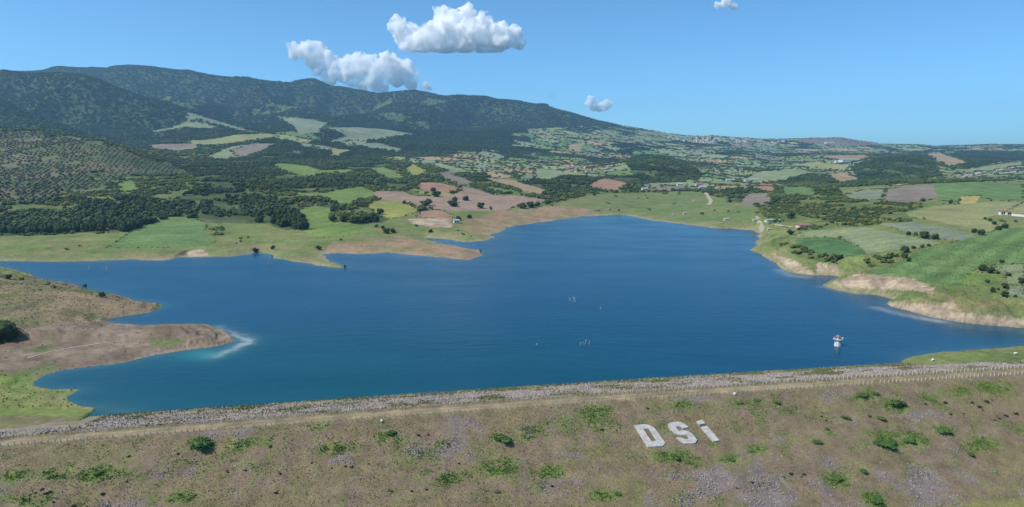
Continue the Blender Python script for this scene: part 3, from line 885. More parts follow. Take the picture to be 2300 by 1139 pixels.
o = ground_piece('terrain', keep & (qf < 0))
tag(o, 'green and brown hills, shores and mountains around the reservoir', 'terrain', kind='structure')
for i, f in enumerate(FIELDS):
    m = keep & (qf == i)
    if m.sum() < 4: continue
    o = ground_piece(f[0], m)
    tag(o, f[6], f[0].replace('_', ' '), kind='structure')

# ------------------------------------------------------------------ lake water
_c = at_z(525, 765, 0.0); _c = (float(_c[0]), float(_c[1]))
wxs = np.concatenate([np.arange(-640, _c[0] - 24, 3.0), np.arange(_c[0] - 24, _c[0] + 24, .5), np.arange(_c[0] + 24, 760, 3.0)])
wys = np.concatenate([np.arange(150, _c[1] - 36, 3.0), np.arange(_c[1] - 36, _c[1] + 36, .8), np.arange(_c[1] + 36, 830, 3.0)])
WXg, WYg = np.meshgrid(wxs, wys)
wq = np.arange(WXg.size).reshape(WXg.shape)
wquads = np.stack([wq[:-1, :-1], wq[:-1, 1:], wq[1:, 1:], wq[1:, :-1]], -1).reshape(-1, 4)
cxw = WXg.ravel()[wquads].mean(1); cyw = WYg.ravel()[wquads].mean(1)
wd = seg_dist(cxw, cyw, LAKE); wi = in_poly(cxw, cyw, LAKE)
wquads = wquads[wi | (wd < 9)]
uu, inv = np.unique(wquads.ravel(), return_inverse=True)
wv = np.stack([WXg.ravel()[uu], WYg.ravel()[uu], np.zeros(len(uu))], 1)


def px_line(pts):
    p = np.array(pts, float)
    x, y = at_z(p[:, 0], p[:, 1], 0.0)
    return np.stack([x, y], 1)


X_, Y_ = wv[:, 0], wv[:, 1]
dsh = seg_dist(X_, Y_, LAKE)
deep = C(.0010, .051, .106); teal = C(.002, .064, .078); shallow = C(.05, .12, .13)
nt = fbm(X_, Y_, 140, 3, 161)
wt = sstep(330, 200, Y_) * sstep(120, -60, X_) * 0.9 + 0.25 * sstep(0.0, .6, nt)
wt = np.clip(wt + 0.6 * sstep(650, 760, Y_) * sstep(.1, .5, .35 + nt), 0, 1)[:, None]
wc = deep * (1 - wt) + teal * wt
ws = (0.75 * np.exp(-dsh / 3.2) + .25 * np.exp(-dsh / 9.0))[:, None] * 0.7
wc = wc * (1 - ws) + shallow * ws
# milky sediment drifting off the left point
pa = px_line([(486, 736), (515, 745), (545, 757), (562, 765), (545, 776), (515, 788), (480, 802)])
jx2 = X_ + 3.0 * fbm(X_, Y_, 8, 4, 171); jy2 = Y_ + 5.0 * fbm(X_, Y_, 8, 4, 173)
pd = seg_dist(jx2, jy2, pa, False)
cen = px_line([(530, 762)])[0]
fall = np.exp(-((X_ - cen[0]) / 16) ** 2 - ((Y_ - cen[1]) / 16) ** 2)
strk = .75 + .5 * fbm(X_, Y_, 2.2, 3, 177)
core = np.clip((np.exp(-(pd / 1.5) ** 2) * 1.0 * (0.25 + 0.75 * fall) + 0.22 * np.exp(-(pd / 4.2) ** 2)) * strk, 0, 1)[:, None]
tq = px_line([(460, 796)])[0]
tqw = (0.55 * np.exp(-((X_ - tq[0]) / 9) ** 2 - ((Y_ - tq[1]) / 7) ** 2))[:, None]
wc = wc * (1 - tqw) + C(.03, .22, .21) * tqw
wc = wc * (1 - core) + C(.34, .40, .36) * core
for pts, wdt, st in (([(1970, 692), (2010, 703), (2060, 713), (2110, 722)], 3.0, .6), ([(1752, 606), (1775, 619), (1810, 623)], 4.0, .4), ([(1850, 644), (1885, 652), (1930, 660)], 2.5, .5)):
    q = np.exp(-(seg_dist(X_, Y_, px_line(pts), False) / wdt) ** 2)[:, None] * st
    wc = wc * (1 - q) + C(.34, .38, .36) * q


def water_mat():
    k = NT('lake_water')
    p = k.pos()
    mp = k.n('ShaderNodeMapping'); k.l(p, mp.inputs[0])
    mp.inputs['Scale'].default_value = (1.0, 2.2, 1.0); mp.inputs['Rotation'].default_value = (0, 0, 0.35)
    n1 = k.noise(0.55, 3, 0.6, mp.outputs[0])
    n2 = k.noise(0.018, 4, 0.55, mp.outputs[0])
    n3 = k.noise(0.11, 3, 0.55, mp.outputs[0])
    h = k.math('ADD', k.math('MULTIPLY', n1, 0.5), k.math('MULTIPLY', n3, 1.2))
    nrm = k.bump(h, 0.32, 0.30)
    col = k.mix(k.maprange(n2, 0.42, 0.62, 0.0, 0.28), k.attr('Col'), (0.010, 0.075, 0.140))
    mp2 = k.n('ShaderNodeMapping'); k.l(p, mp2.inputs[0])
    mp2.inputs['Scale'].default_value = (0.35, 2.6, 1.0); mp2.inputs['Rotation'].default_value = (0, 0, -0.25)
    n4 = k.noise(0.016, 5, 0.6, mp2.outputs[0])
    col = k.mix(k.maprange(n4, 0.40, 0.66, 0.0, 0.35), col, (0.0025, 0.040, 0.085))
    b = k.bsdf(col, k.maprange(n2, .35, .65, .14, .24), 0.15, nrm)
    b.inputs['IOR'].default_value = 1.333
    return k.m


o = mesh_from('lake_water', wv, inv.reshape(-1, 4), water_mat(), True)
set_attr(o.data, 'Col', wc, 'FLOAT_COLOR')
tag(o, 'deep blue reservoir water with turquoise shallows', 'water', kind='structure')

# ------------------------------------------------------------------ the dam
as_ = np.arange(-260, 560, 0.9); ss_ = np.concatenate([np.arange(-62, -2, 0.8), np.arange(-2, 9, 0.5), np.arange(9, 36, 0.7)])
AA, SS = np.meshgrid(as_, ss_)
DX, DY = dam_xy(AA, SS)


def dam_point(px, py):
    """point of the downstream slope (or crest) seen through a photo pixel"""
    x, y, w = ray(px, py)
    ts = np.linspace(120, 260, 2801)
    X = x * ts; Y = y * ts; Z = CAMZ + w * ts
    a, s = dam_as(X, Y)
    b = Z <= dam_z(s)
    i = int(np.argmax(b))
    return float(X[i]), float(Y[i]), float(dam_z(s[i])), float(a[i]), float(s[i])


SPOTS = [(450, 1000, 45, 10), (1130, 985, 50, 12), (2010, 908, 45, 14), (1510, 1025, 60, 14), (1560, 1040, 50, 12), (1990, 985, 75, 20), (2060, 985, 40, 12), (1935, 890, 40, 8), (2115, 968, 45, 10), (1880, 1078, 45, 14), (1965, 1125, 45, 16), (1640, 1030, 45, 10),
         (230, 1065, 60, 16), (870, 985, 50, 14), (760, 1005, 70, 14), (560, 1000, 60, 12), (1120, 1050, 70, 18), (1020, 1070, 60, 16), (1700, 1010, 40, 10), (2230, 870, 70, 12), (2200, 1000, 60, 12), (390, 1120, 70, 14), (130, 1060, 50, 14), (30, 1070, 40, 12), (1290, 925, 50, 8), (1360, 1110, 60, 14), (1530, 910, 50, 8), (980, 930, 50, 6), (2150, 880, 60, 10), (1230, 1060, 60, 16)]
SPOT_AS = []
for _x, _y, _rx, _ry in SPOTS:
    _p = dam_point(_x, _y); _k = math.hypot(_p[0], _p[1]) / FPX
    SPOT_AS.append((_p[3], _p[4], _rx * _k * .75, _ry * _k * 1.5))


def slope_cover(a, s):
    """downstream slope cover weights"""
    n1 = fbm(a, s * 1.6, 22, 4, 201); n2 = fbm(a, s * 1.3, 6.5, 3, 205); n3 = fbm(a, s * 1.3, 2.2, 2, 209)
    stone = sstep(.16, .42, fbm(a, s * 1.4, 28, 4, 211) + .5 * n2 + .22 * sstep(-14, -38, s))
    green = np.maximum(sstep(.10, .42, n1 + .55 * n2), .55 * sstep(.05, .45, fbm(a, s * 1.5, 11, 4, 213) + .3 * n3))
    vivid = sstep(.42, .62, n1 + .7 * n2)
    sp = np.zeros(np.shape(a))
    for pa_, ps_, ra_, rs_ in SPOT_AS:
        sp = np.maximum(sp, np.exp(-((a - pa_) / ra_) ** 2 - ((s - ps_) / rs_) ** 2))
    sp = np.clip(sp * (1.0 + 1.6 * n2 + .8 * n3), 0, 1)
    green = np.maximum(green, sstep(.15, .6, sp)); vivid = np.maximum(vivid, sstep(.45, .95, sp)); stone = stone * (1 - sp)
    olive = sstep(-.25, .2, -n1 + .6 * n3)
    return stone, green, vivid, olive


def dam_color(a, s):
    stone, green, vivid, olive = slope_cover(a, s)
    base = C(.172, .130, .098)[None, :] * (1 - olive[:, None]) + C(.165, .140, .078)[None, :] * olive[:, None]
    base = base * (1 - green[:, None] * .75) + C(.125, .160, .052)[None, :] * green[:, None] * .75
    base = base * (1 - vivid[:, None] * .7) + C(.105, .175, .042)[None, :] * vivid[:, None] * .6
    base = base * (1 - stone[:, None] * .8) + C(.215, .180, .178)[None, :] * stone[:, None] * .65
    # upstream riprap, crest road
    n2 = fbm(a, s, 5, 3, 221)
    rip = sstep(6.4, 7.6, s)[:, None]
    gr = sstep(.05, .4, fbm(a, s * 2, 14, 3, 225))[:, None]
    rc = C(.235, .200, .165)[None, :] * (1 - gr * .8) + C(.16, .175, .070)[None, :] * gr * .8
    base = base * (1 - rip) + rc * rip
    wl = (sstep(20.5, 25.0, s + 2 * n2) * .75)[:, None]
    base = base * (1 - wl) + C(.19, .185, .085)[None, :] * wl
    road = (sstep(-.9, 0.2, s) * sstep(6.3, 5.2, s))[:, None]
    tr = (np.exp(-((s - 1.7) / .45) ** 2) + np.exp(-((s - 3.7) / .45) ** 2))[:, None]
    rcol = C(.185, .155, .095)[None, :] * (1 - .7 * tr) + C(.27, .225, .155)[None, :] * .7 * tr
    rcol = rcol * (1 + .25 * n2[:, None])
    base = base * (1 - road) + rcol * road
    berm = (sstep(-40.8, -41.6, s) * sstep(-47.5, -46.5, s))[:, None]
    base = base * (1 - berm) + C(.19, .185, .075)[None, :] * berm
    return np.clip(np.array([1.16, 1.10, 1.04]) * base * (1 + .30 * n2[:, None]), .01, .8)


DZ = dam_z(SS) + np.where((SS > 0) & (SS < 5.2), 0.03, 0.16) * fbm(AA, SS, 2.6, 3, 231) + .25 * fbm(AA, SS, 14, 2, 235) * ((SS < -3) | (SS > 8))
dcol = dam_color(AA.ravel(), SS.ravel())


def dam_mat():
    k = NT('embankment_surface')
    p = k.pos()
    n1 = k.noise(2.2, 5, 0.75, p); n2 = k.noise(0.35, 5, 0.7, p)
    f = k.math('MULTIPLY', k.maprange(n1, .3, .7, .62, 1.38), k.maprange(n2, .3, .7, .8, 1.2))
    comb = k.n('ShaderNodeCombineColor')
    for i in range(3): k.l(f, comb.inputs[i])
    k.bsdf(k.mix(1.0, k.attr('Col'), comb.outputs[0], 'MULTIPLY'), .95, .1, k.bump(n1, .8, .35))
    return k.m


M_DAM = dam_mat()
dg = np.arange(AA.size).reshape(AA.shape)
dq = np.stack([dg[:-1, :-1], dg[:-1, 1:], dg[1:, 1:], dg[1:, :-1]], -1)
DV = np.stack([DX, DY, DZ], -1).reshape(-1, 3)
dam = empty('embankment_dam', (20, 182, CREST))
tag(dam, 'long grassy embankment dam with stone faced water side', 'dam')
smid = (SS[:-1, :-1] + SS[1:, 1:]) / 2
for nm, m in (('downstream_slope', smid < -0.9), ('crest_road', (smid >= -0.9) & (smid < 6.3)), ('upstream_slope', smid >= 6.3)):
    q = dq[m]
    u2, inv2 = np.unique(q.ravel(), return_inverse=True)
    o = mesh_from(nm, DV[u2] - np.array([20, 182, CREST]), inv2.reshape(-1, 4), M_DAM, True, dam)
    set_attr(o.data, 'Col', dcol[u2], 'FLOAT_COLOR')


def dam_point(px, py):
    """point of the downstream slope (or crest) seen through a photo pixel"""
    x, y, w = ray(px, py)
    ts = np.linspace(120, 260, 2801)
    X = x * ts; Y = y * ts; Z = CAMZ + w * ts
    a, s = dam_as(X, Y)
    b = Z <= dam_z(s)
    i = int(np.argmax(b))
    return float(X[i]), float(Y[i]), float(dam_z(s[i])), float(a[i]), float(s[i])


def slope_z(X, Y):
    a, s = dam_as(X, Y)
    return float(dam_z(s))


# ------------------------------------------------------------------ scatter helper (geometry nodes instances)
def src_object(name, verts, faces, mat, smooth=False):
    o = mesh_from(name, verts, faces, mat, smooth)
    COL.objects.unlink(o)
    return o


def scatter(name, pos, scl, rotz, tint, sources, label=None, cat=None, parent=None, tilt=0.0):
    n = len(pos)
    me = bpy.data.meshes.new(name)
    me.vertices.add(n); me.vertices.foreach_set('co', np.asarray(pos, np.float32).ravel())
    me.update()
    o = bpy.data.objects.new(name, me)
    COL.objects.link(o)
    if parent: o.parent = parent
    scl = np.asarray(scl, float)
    if scl.ndim == 1: scl = np.repeat(scl[:, None], 3, 1)
    set_attr(me, 'sc', scl, 'FLOAT_VECTOR')
    rot = np.stack([rng.normal(0, tilt, n), rng.normal(0, tilt, n), rotz], 1)
    set_attr(me, 'ro', rot, 'FLOAT_VECTOR')
    set_attr(me, 'tint', tint, 'FLOAT_COLOR')
    set_attr(me, 'vr', rng.integers(0, len(sources), n))
    ng = bpy.data.node_groups.new(name + '_scatter', 'GeometryNodeTree')
    ng.interface.new_socket('Geometry', in_out='INPUT', socket_type='NodeSocketGeometry')
    ng.interface.new_socket('Geometry', in_out='OUTPUT', socket_type='NodeSocketGeometry')
    gi = ng.nodes.new('NodeGroupInput'); go = ng.nodes.new('NodeGroupOutput')
    jn = ng.nodes.new('GeometryNodeJoinGeometry')

    def nattr(nm, typ):
        a = ng.nodes.new('GeometryNodeInputNamedAttribute'); a.data_type = typ
        a.inputs['Name'].default_value = nm
        return a.outputs['Attribute']
    sc_ = nattr('sc', 'FLOAT_VECTOR'); ro_ = nattr('ro', 'FLOAT_VECTOR'); vr_ = nattr('vr', 'FLOAT')
    e2r = ng.nodes.new('FunctionNodeEulerToRotation'); ng.links.new(ro_, e2r.inputs[0])
    for k, s in enumerate(sources):
        oi = ng.nodes.new('GeometryNodeObjectInfo'); oi.inputs['Object'].default_value = s
        ip = ng.nodes.new('GeometryNodeInstanceOnPoints')
        cmp_ = ng.nodes.new('FunctionNodeCompare'); cmp_.data_type = 'FLOAT'; cmp_.operation = 'EQUAL'
        ng.links.new(vr_, cmp_.inputs[0]); cmp_.inputs[1].default_value = float(k); cmp_.inputs['Epsilon'].default_value = 0.1
        ng.links.new(gi.outputs[0], ip.inputs['Points'])
        ng.links.new(cmp_.outputs[0], ip.inputs['Selection'])
        ng.links.new(oi.outputs['Geometry'], ip.inputs['Instance'])
        ng.links.new(e2r.outputs[0], ip.inputs['Rotation'])
        ng.links.new(sc_, ip.inputs['Scale'])
        ng.links.new(ip.outputs[0], jn.inputs[0])
    ng.links.new(jn.outputs[0], go.inputs[0])
    md = o.modifiers.new('scatter', 'NODES'); md.node_group = ng
    tag(o, label, cat, kind='stuff')
    return o


def ico(sub):
    bm = bmesh.new()
    bmesh.ops.create_icosphere(bm, subdivisions=sub, radius=1.0)
    v = np.array([x.co[:] for x in bm.verts]); f = np.array([[q.index for q in p.verts] for p in bm.faces])
    bm.free()
    return v, f


ICO1, ICO2 = ico(1), ico(2)


def crown_geo(seed, lumps=9, leaves=260, flat=0.8, core=0.8):
    """foliage of lumps with loose leaf clumps round them; unit radius, base near z=0"""
    r = np.random.default_rng(seed)
    V, Fc = [], []
    n = 0
    for i in range(lumps):
        th = r.uniform(0, 2 * math.pi); rr = math.sqrt(r.uniform(0, 1)) * 0.62; zc = r.uniform(.22, 1.2) * (1 - .35 * rr) * flat
        c = np.array([rr * math.cos(th), rr * math.sin(th), zc + .1]); s = r.uniform(.30, .48) * core
        v, f = ICO1
        nz = 1 + .35 * r.normal(size=(len(v), 1))
        vv = v * np.clip(nz, .55, 1.5) * s * np.array([1, 1, .85]) + c
        V.append(vv); Fc.append(f + n); n += len(vv)
        m = leaves // lumps
        dirs = r.normal(size=(m, 3)); dirs /= np.linalg.norm(dirs, axis=1)[:, None]
        base = c + dirs * s * r.uniform(.85, 1.45, (m, 1)) * np.array([1, 1, .9])
        for b, dd in zip(base, dirs):
            t1 = np.cross(dd, r.normal(size=3)); t1 /= np.linalg.norm(t1) + 1e-6
            t2 = np.cross(dd, t1) + .5 * dd * r.normal()
            sz = r.uniform(.05, .12)
            V.append(np.array([b - t1 * sz, b + t1 * sz, b + t2 * sz * 1.6])); Fc.append(np.array([[n, n + 1, n + 2]])); n += 3
    V = np.concatenate(V); Fc = np.concatenate(Fc)
    V[:, 2] = np.maximum(V[:, 2], 0.02)
    return V, Fc


crown_src = [src_object('forest_crown', *crown_geo(100 + i, 7, 70, .85, .95), M_TINTLEAF) for i in range(4)]

# ------------------------------------------------------------------ forests, scrub, orchard: points per cell
cellw = np.abs(GX[:-1, 1:] - GX[:-1, :-1]); cellh = GY[1:, :-1] - GY[:-1, :-1]
area = cellw * cellh
qc = cls[:-1, :-1]; qd = GY[:-1, :-1]; qs = SD[:-1, :-1]
vis = (PX[:-1, :-1] > -560) & (PX[:-1, :-1] < 2800) & (ZG[:-1, :-1] > .8) & ~indam[:-1, :-1] & (qd < 5400)


def spread(mask, spacing):
    lam = np.where(mask & vis, area / spacing ** 2, 0)
    cnt = rng.poisson(lam)
    r, c = np.nonzero(cnt)
    rep = np.repeat(np.arange(len(r)), cnt[r, c])
    r = r[rep]; c = c[rep]
    X = GX[r, c] + rng.random(len(r)) * cellw[r, c]; Y = GY[r, c] + rng.random(len(r)) * cellh[r, c]
    return X, Y


sp_for = np.maximum(6.0, 0.0037 * qd)
XF, YF = spread(qc == FOREST, sp_for)
nfo = fbm(XF, YF, 60, 3, 301)
_px, _py = project(XF, YF, ground(XF, YF))
kp = (nfo > np.where((_px < 440) & (_py > 452), -.5, -.10)) | (YF > 1900)
XF, YF = XF[kp], YF[kp]
XS, YS = spread(qc == SCRUB, np.maximum(4.6, .0052 * qd))
kp = fbm(XS, YS, 45, 3, 305) > -0.08
XS, YS = XS[kp], YS[kp]
XP, YP = spread((qc == PATCH), np.maximum(30, .013 * qd))
XB, YB = spread((qc == GRASS) & (qd > 330) & (qs > 14), np.full_like(qd, 19.0))
kp = fbm(XB, YB, 70, 3, 309) > .17
XB, YB = XB[kp], YB[kp]


def tints(n, dark, light, warm=None, wp=0.0, X=None, Y=None):
    f = rng.random(n)[:, None] ** 1.3
    if X is not None:
        f = np.clip(f * .7 + .5 * sstep(-.3, .4, fbm(X, Y, 90, 3, 321))[:, None], 0, 1)
    c = C(*dark)[None, :] * (1 - f) + C(*light)[None, :] * f
    if warm is not None:
        w = (rng.random(n) < wp)
        if X is not None: w &= fbm(X, Y, 35, 2, 325) > .1
        c[w] = C(*warm)
    return c


# nearest forest trees are trees of their own; the rest are one mass
dist = np.hypot(XF, YF)
pxF, pyF = project(XF, YF, ground(XF, YF))
infr = (pxF > 5) & (pxF < 2295)
order = np.argsort(np.where(infr, dist, 1e9))
N_SINGLE = 190
sing = order[:N_SINGLE]; rest = np.setdiff1d(np.arange(len(XF)), sing)
Xr, Yr = XF[rest], YF[rest]
spr = np.maximum(6.2, .0039 * Yr)
s_r = spr * rng.uniform(.55, .95, len(Xr)); hgt = s_r * rng.uniform(.75, 1.2, len(Xr)); hgt = np.minimum(hgt, np.where(Yr > 1600, 7.5, 11))
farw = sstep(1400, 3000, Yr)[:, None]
tf = tints(len(Xr), (.028, .050, .018), (.068, .098, .032), (.105, .120, .034), .10, Xr, Yr)
tf *= (1 + .80 * fbm(Xr, Yr, 330, 3, 351))[:, None]
ci_ = np.clip(np.searchsorted(UC, Xr / Yr), 0, NC - 1); ri_ = np.clip(np.searchsorted(YR, Yr), 0, NR - 1)
hgt = np.where(pmask[ri_, ci_], hgt * .6, hgt)
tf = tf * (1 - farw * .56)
fpos = np.stack([Xr, Yr, ground(Xr, Yr) - .4], 1)
scatter('forest', fpos, np.stack([s_r * .78, s_r * .78, hgt * .72], 1), rng.uniform(0, 6.28, len(Xr)), tf, crown_src, 'dense dark green forest over the hills and mountain slopes', 'forest')
XM = np.concatenate([XS, XP, XB]); YM = np.concatenate([YS, YP, YB])
sm = np.clip(.0020 * YM, 1.3, 3.4) * rng.uniform(.8, 1.7, len(XM)); sm[:len(XS)] *= 1.25
tm = tints(len(XM), (.044, .068, .022), (.095, .125, .036), (.21, .17, .035), .22, XM, YM)
scatter('scrub_bushes', np.stack([XM, YM, ground(XM, YM) - .15], 1), np.stack([sm, sm, sm * .8], 1), rng.uniform(0, 6.28, len(XM)), tm, crown_src, 'low green and yellow scrub scattered over the banks and slopes', 'scrub')
# hedges and rough margins along field edges
HX, HY = [], []
for i, f in enumerate(FIELDS):
    P_ = [hit(px, py) for px, py in f[5] if -150 < px < 2450]
    for q in range(len(P_)):
        a_, b_ = P_[q], P_[(q + 1) % len(P_)]
        L_ = math.hypot(b_[0] - a_[0], b_[1] - a_[1])
        if L_ > 700 or random.random() < (.45 if a_[1] < 700 else .30): continue
        stp = max(1.6, .0028 * a_[1])
        n_ = int(L_ / stp)
        t_ = rng.random(n_)
        HX.append(a_[0] + (b_[0] - a_[0]) * t_ + rng.normal(0, stp * .5, n_)); HY.append(a_[1] + (b_[1] - a_[1]) * t_ + rng.normal(0, stp * .5, n_))
HX = np.concatenate(HX); HY = np.concatenate(HY)
kp = fbm(HX, HY, 55, 2, 341) > -.12
HX, HY = HX[kp], HY[kp]
sh = np.clip(.0011 * HY, .5, 3.2) * rng.uniform(.5, 1.6, len(HX)) * np.where(HY < 700, .75, 1)
scatter('hedges', np.stack([HX, HY, ground(HX, HY) - .1], 1), np.stack([sh * 1.2, sh * 1.2, sh * .85], 1), rng.uniform(0, 6.28, len(HX)), tints(len(HX), (.034, .055, .018), (.095, .115, .040), None, 0, HX, HY), crown_src,
        'broken hedges and rough green margins along the field edges', 'hedge')
# orchard rows
og = np.array([(i, j) for i in range(-130, 230) for j in range(-170, 240)], float)
oth = math.radians(62)
ox = -760 + og[:, 0] * 8.5 * math.cos(oth) - og[:, 1] * 10.5 * math.sin(oth); oy = 1150 + og[:, 0] * 8.5 * math.sin(oth) + og[:, 1] * 10.5 * math.cos(oth)
ox += rng.normal(0, .8, len(ox)); oy += rng.normal(0, .8, len(oy))
ok = (oy > 600) & (oy < 1700)
ox, oy = ox[ok], oy[ok]
ci = np.clip(np.searchsorted(UC, ox / oy), 0, NC - 1); ri = np.clip(np.searchsorted(YR, oy), 0, NR - 1)
pxo, pyo = project(ox, oy, ground(ox, oy))
ok = (cls[ri, ci] == ORCH) & (pxo > -560) & (rng.random(len(ox)) > .08) & (fbm(ox, oy, 60, 3, 331) > -.33)
ox, oy = ox[ok], oy[ok]
so = rng.uniform(1.6, 2.6, len(ox)) * np.where(ox / oy < nu(190, 350), 1.25, .95)
scatter('orchard_trees', np.stack([ox, oy, ground(ox, oy) - .2], 1), np.stack([so, so, so * .85], 1), rng.uniform(0, 6.28, len(ox)), tints(len(ox), (.045, .062, .030), (.080, .092, .045)), crown_src,
        'olive orchard planted in rows over the left hillside', 'orchard')

# ------------------------------------------------------------------ single trees
def tree_proto(seed, mat):
    t = empty('tree', (0, 0, 0))
    v, f = crown_geo(seed, 13, 620, .85, .85)
    v = v * np.array([1, 1, 1.12]) + np.array([0, 0, .04])
    cr = mesh_from('crown', v, f, mat, False, t)
    bm = bmesh.new()
    add_tube(bm, (0, 0, -.12), (0.02, 0.01, .55), .085, .055, 7)
    for k in range(4):
        a = k * 1.7 + seed
        add_tube(bm, (0.02, 0.01, .42 + .03 * k), (.34 * math.cos(a), .34 * math.sin(a), .86), .045, .02, 5)
    bm_obj('trunk', bm, M_BARK, t)
    return t


protos = [tree_proto(s, M_LEAF) for s in (3, 7, 21)]
proto_used = [False] * 3


def copy_thing(o):
    r = o.copy(); COL.objects.link(r)
    for ch in o.children:
        c = ch.copy(); COL.objects.link(c); c.parent = r
        for g in ch.children:
            d_ = g.copy(); COL.objects.link(d_); d_.parent = c
    return r


def place_tree(X, Y, Z, rad, h, label, group=None, cat='tree'):
    k = random.randrange(3)
    if not proto_used[k]:
        t = protos[k]; proto_used[k] = True
    else:
        t = copy_thing(protos[k])
    for key in ('label', 'category', 'group'):
        if key in t: del t[key]
    t.location = (X, Y, Z); t.scale = (rad, rad, h / 1.65)
    t.rotation_euler = (0, 0, random.uniform(0, 6.28))
    tag(t, label, cat, group)
    return t


TREES = [  # px, py of the foot, crown width in px, label
    (2040, 528, 11, 'small tree left of the row under the grey green right field'), (2057, 529, 9, 'smaller bush second from the left in the row under the grey green right field'),
    (2077, 536, 22, 'large round tree, biggest of the row under the grey green right field'), (2100, 538, 17, 'round dark tree at the right end of the row under the grey green right field'),
    (2188, 523, 13, 'round tree, left of the pair at the tip of the great green field'), (2203, 528, 17, 'bigger round tree, right of the pair at the tip of the great green field'),
    (2213, 493, 7, 'smallest bush uphill of the pair by the olive field'), (2224, 497, 9, 'bush beside the smallest bush by the olive field'), (2233, 505, 10, 'bush standing below the white farm wall'),
    (2243, 517, 13, 'spreading bush left of the tall tree under the white farm wall'), (2256, 513, 15, 'tall tree under the white farm wall'),
    (2033, 568, 20, 'large dark tree at the corner of the long pale field'), (2031, 580, 15, 'dark tree just below the corner tree of the long pale field'), (2042, 588, 13, 'lowest dark tree beside the corner of the long pale field'),
    (2052, 559, 9, 'left bush of three on the upper edge of the great green field'), (2071, 557, 10, 'middle bush of three on the upper edge of the great green field'), (2086, 554, 8, 'right bush of three on the upper edge of the great green field'),
    (2208, 609, 20, 'round tree, left of the big pair standing in the great green field'), (2226, 614, 19, 'round tree, right of the big pair standing in the great green field'),
    (2250, 591, 11, 'lone small tree uphill of the big pair in the green field'), (2242, 616, 9, 'small bush right of the big pair in the green field'), (2265, 621, 11, 'bushy tree at the hedge end right of the big pair'),
    (2295, 637, 18, 'broad tree cut by the right edge above the low fields'), (2257, 649, 15, 'flat topped tree in the hedge above the dry bank'), (2228, 657, 15, 'wide bush at the left end of the hedge above the dry bank'),
    (2257, 667, 16, 'round dark tree below the hedge on the dry bank'), (2241, 653, 8, 'small bush between the hedge trees on the dry bank'), (1989, 589, 8, 'small dark bush in the yellow scrub by the great green field'),
    (2072, 453, 10, 'dark tree on the lower edge of the brown ridge field'), (2136, 458, 12, 'tree left of the small yellow field'), (2217, 636, 10, 'bush in the hedge below the small light green field'), (2280, 667, 7, 'small bush low on the dry bank near the right edge'),
    (908, 458, 10, 'slim tree at the left edge of the broad ploughed field'), (957, 462, 28, 'broad dark thicket in the broad ploughed field'), (1023, 455, 17, 'round bush in the upper middle of the ploughed field'),
    (1046, 451, 15, 'tallest pointed bush in the ploughed field'), (1017, 464, 24, 'flat bush below the round bush in the ploughed field'), (1080, 468, 18, 'dark bush low in the right half of the ploughed field'), (1102, 471, 9, 'small bush at the right of the dark bush in the ploughed field'),
    (973, 432, 14, 'bush in the reddish triangular field'), (980, 442, 22, 'wide bush in the yellow green strip below the triangular field'), (1030, 495, 13, 'dark tree beside the white lakeside shed'),
    (1175, 469, 18, 'dark tree at the left end of the hedgerow above the bare shore'), (1192, 467, 20, 'dense tree in the middle of the hedgerow above the bare shore'), (1207, 464, 14, 'tree at the right end of the hedgerow above the bare shore'), (1230, 459, 14, 'tree standing apart right of the shore hedgerow'),
    (845, 511, 9, 'left bush of the small group on the bright green field edge'), (860, 514, 9, 'right bush of the small group on the bright green field edge'), (868, 525, 16, 'dark bush at the lower corner of the bright green field'), (882, 523, 13, 'dark bush nearest the drawdown mud flat'),
    (1079, 566, 6, 'tiny bush on the tip of the reddish mud spit'), (967, 522, 10, 'small bush below the sandy bank'), (1054, 491, 12, 'bush right of the white lakeside shed'),
    (748, 498, 19, 'round tree at the left end of the hedge across the bright green field'), (772, 499, 20, 'low tree in the middle of the hedge across the bright green field'), (796, 502, 22, 'low tree at the right end of the hedge across the bright green field'),
    (716, 562, 13, 'dark bush at the root of the long grassy point'), (774, 601, 7, 'bush at the very tip of the long grassy point'), (575, 567, 15, 'dark bush at the water edge beside the small cove'), (613, 560, 12, 'pale bush right of the small cove'),
    (20, 627, 14, 'dark bush at the left edge of the upper peninsula'), (190, 644, 9, 'small bush on the water side of the upper peninsula'), (230, 667, 15, 'low dark bush in the middle of the upper peninsula'),
    (-8, 765, 95, 'big dense green tree cut by the left edge beside the bare peninsula'), (1335, 440, 8, 'small dark tree alone on the valley meadow'), (1555, 312, 6, 'far tree beside the hilltop village'), (1822, 311, 5, 'lone tree on the far hilltop skyline'),
    (1748, 384, 6, 'lone tree on the pale rounded hill field'), (1855, 396, 7, 'lone tree left of the tan field'), (1776, 528, 16, 'bush at the root of the right headland'), (1640, 455, 10, 'bush left of the dull brown field'),
]
for px, py, w, lab in TREES:
    X, Y, Z = hit(px, py)
    rad = w * .5 * Y / FPX * 1.08
    place_tree(X, Y, Z - .1, rad, min(rad * 1.55, 8.0) + .2, lab)

g_lab = {0: ('dark tree in the band of forest behind the left far shore', 'trees in the left shore forest'), 1: ('green tree in the woodland above the middle shore', 'trees in the middle shore woodland'),
         2: ('green tree in the woodland of the right hills', 'trees in the right hills woodland')}
for i in sing:
    X, Y = XF[i], YF[i]
    zone = 0 if pxF[i] < 430 else (1 if pxF[i] < 1200 else 2)
    place_tree(X, Y, float(ground(X, Y)) - .1, random.uniform(3.0, 4.6), random.uniform(5.5, 8.5), *g_lab[zone])

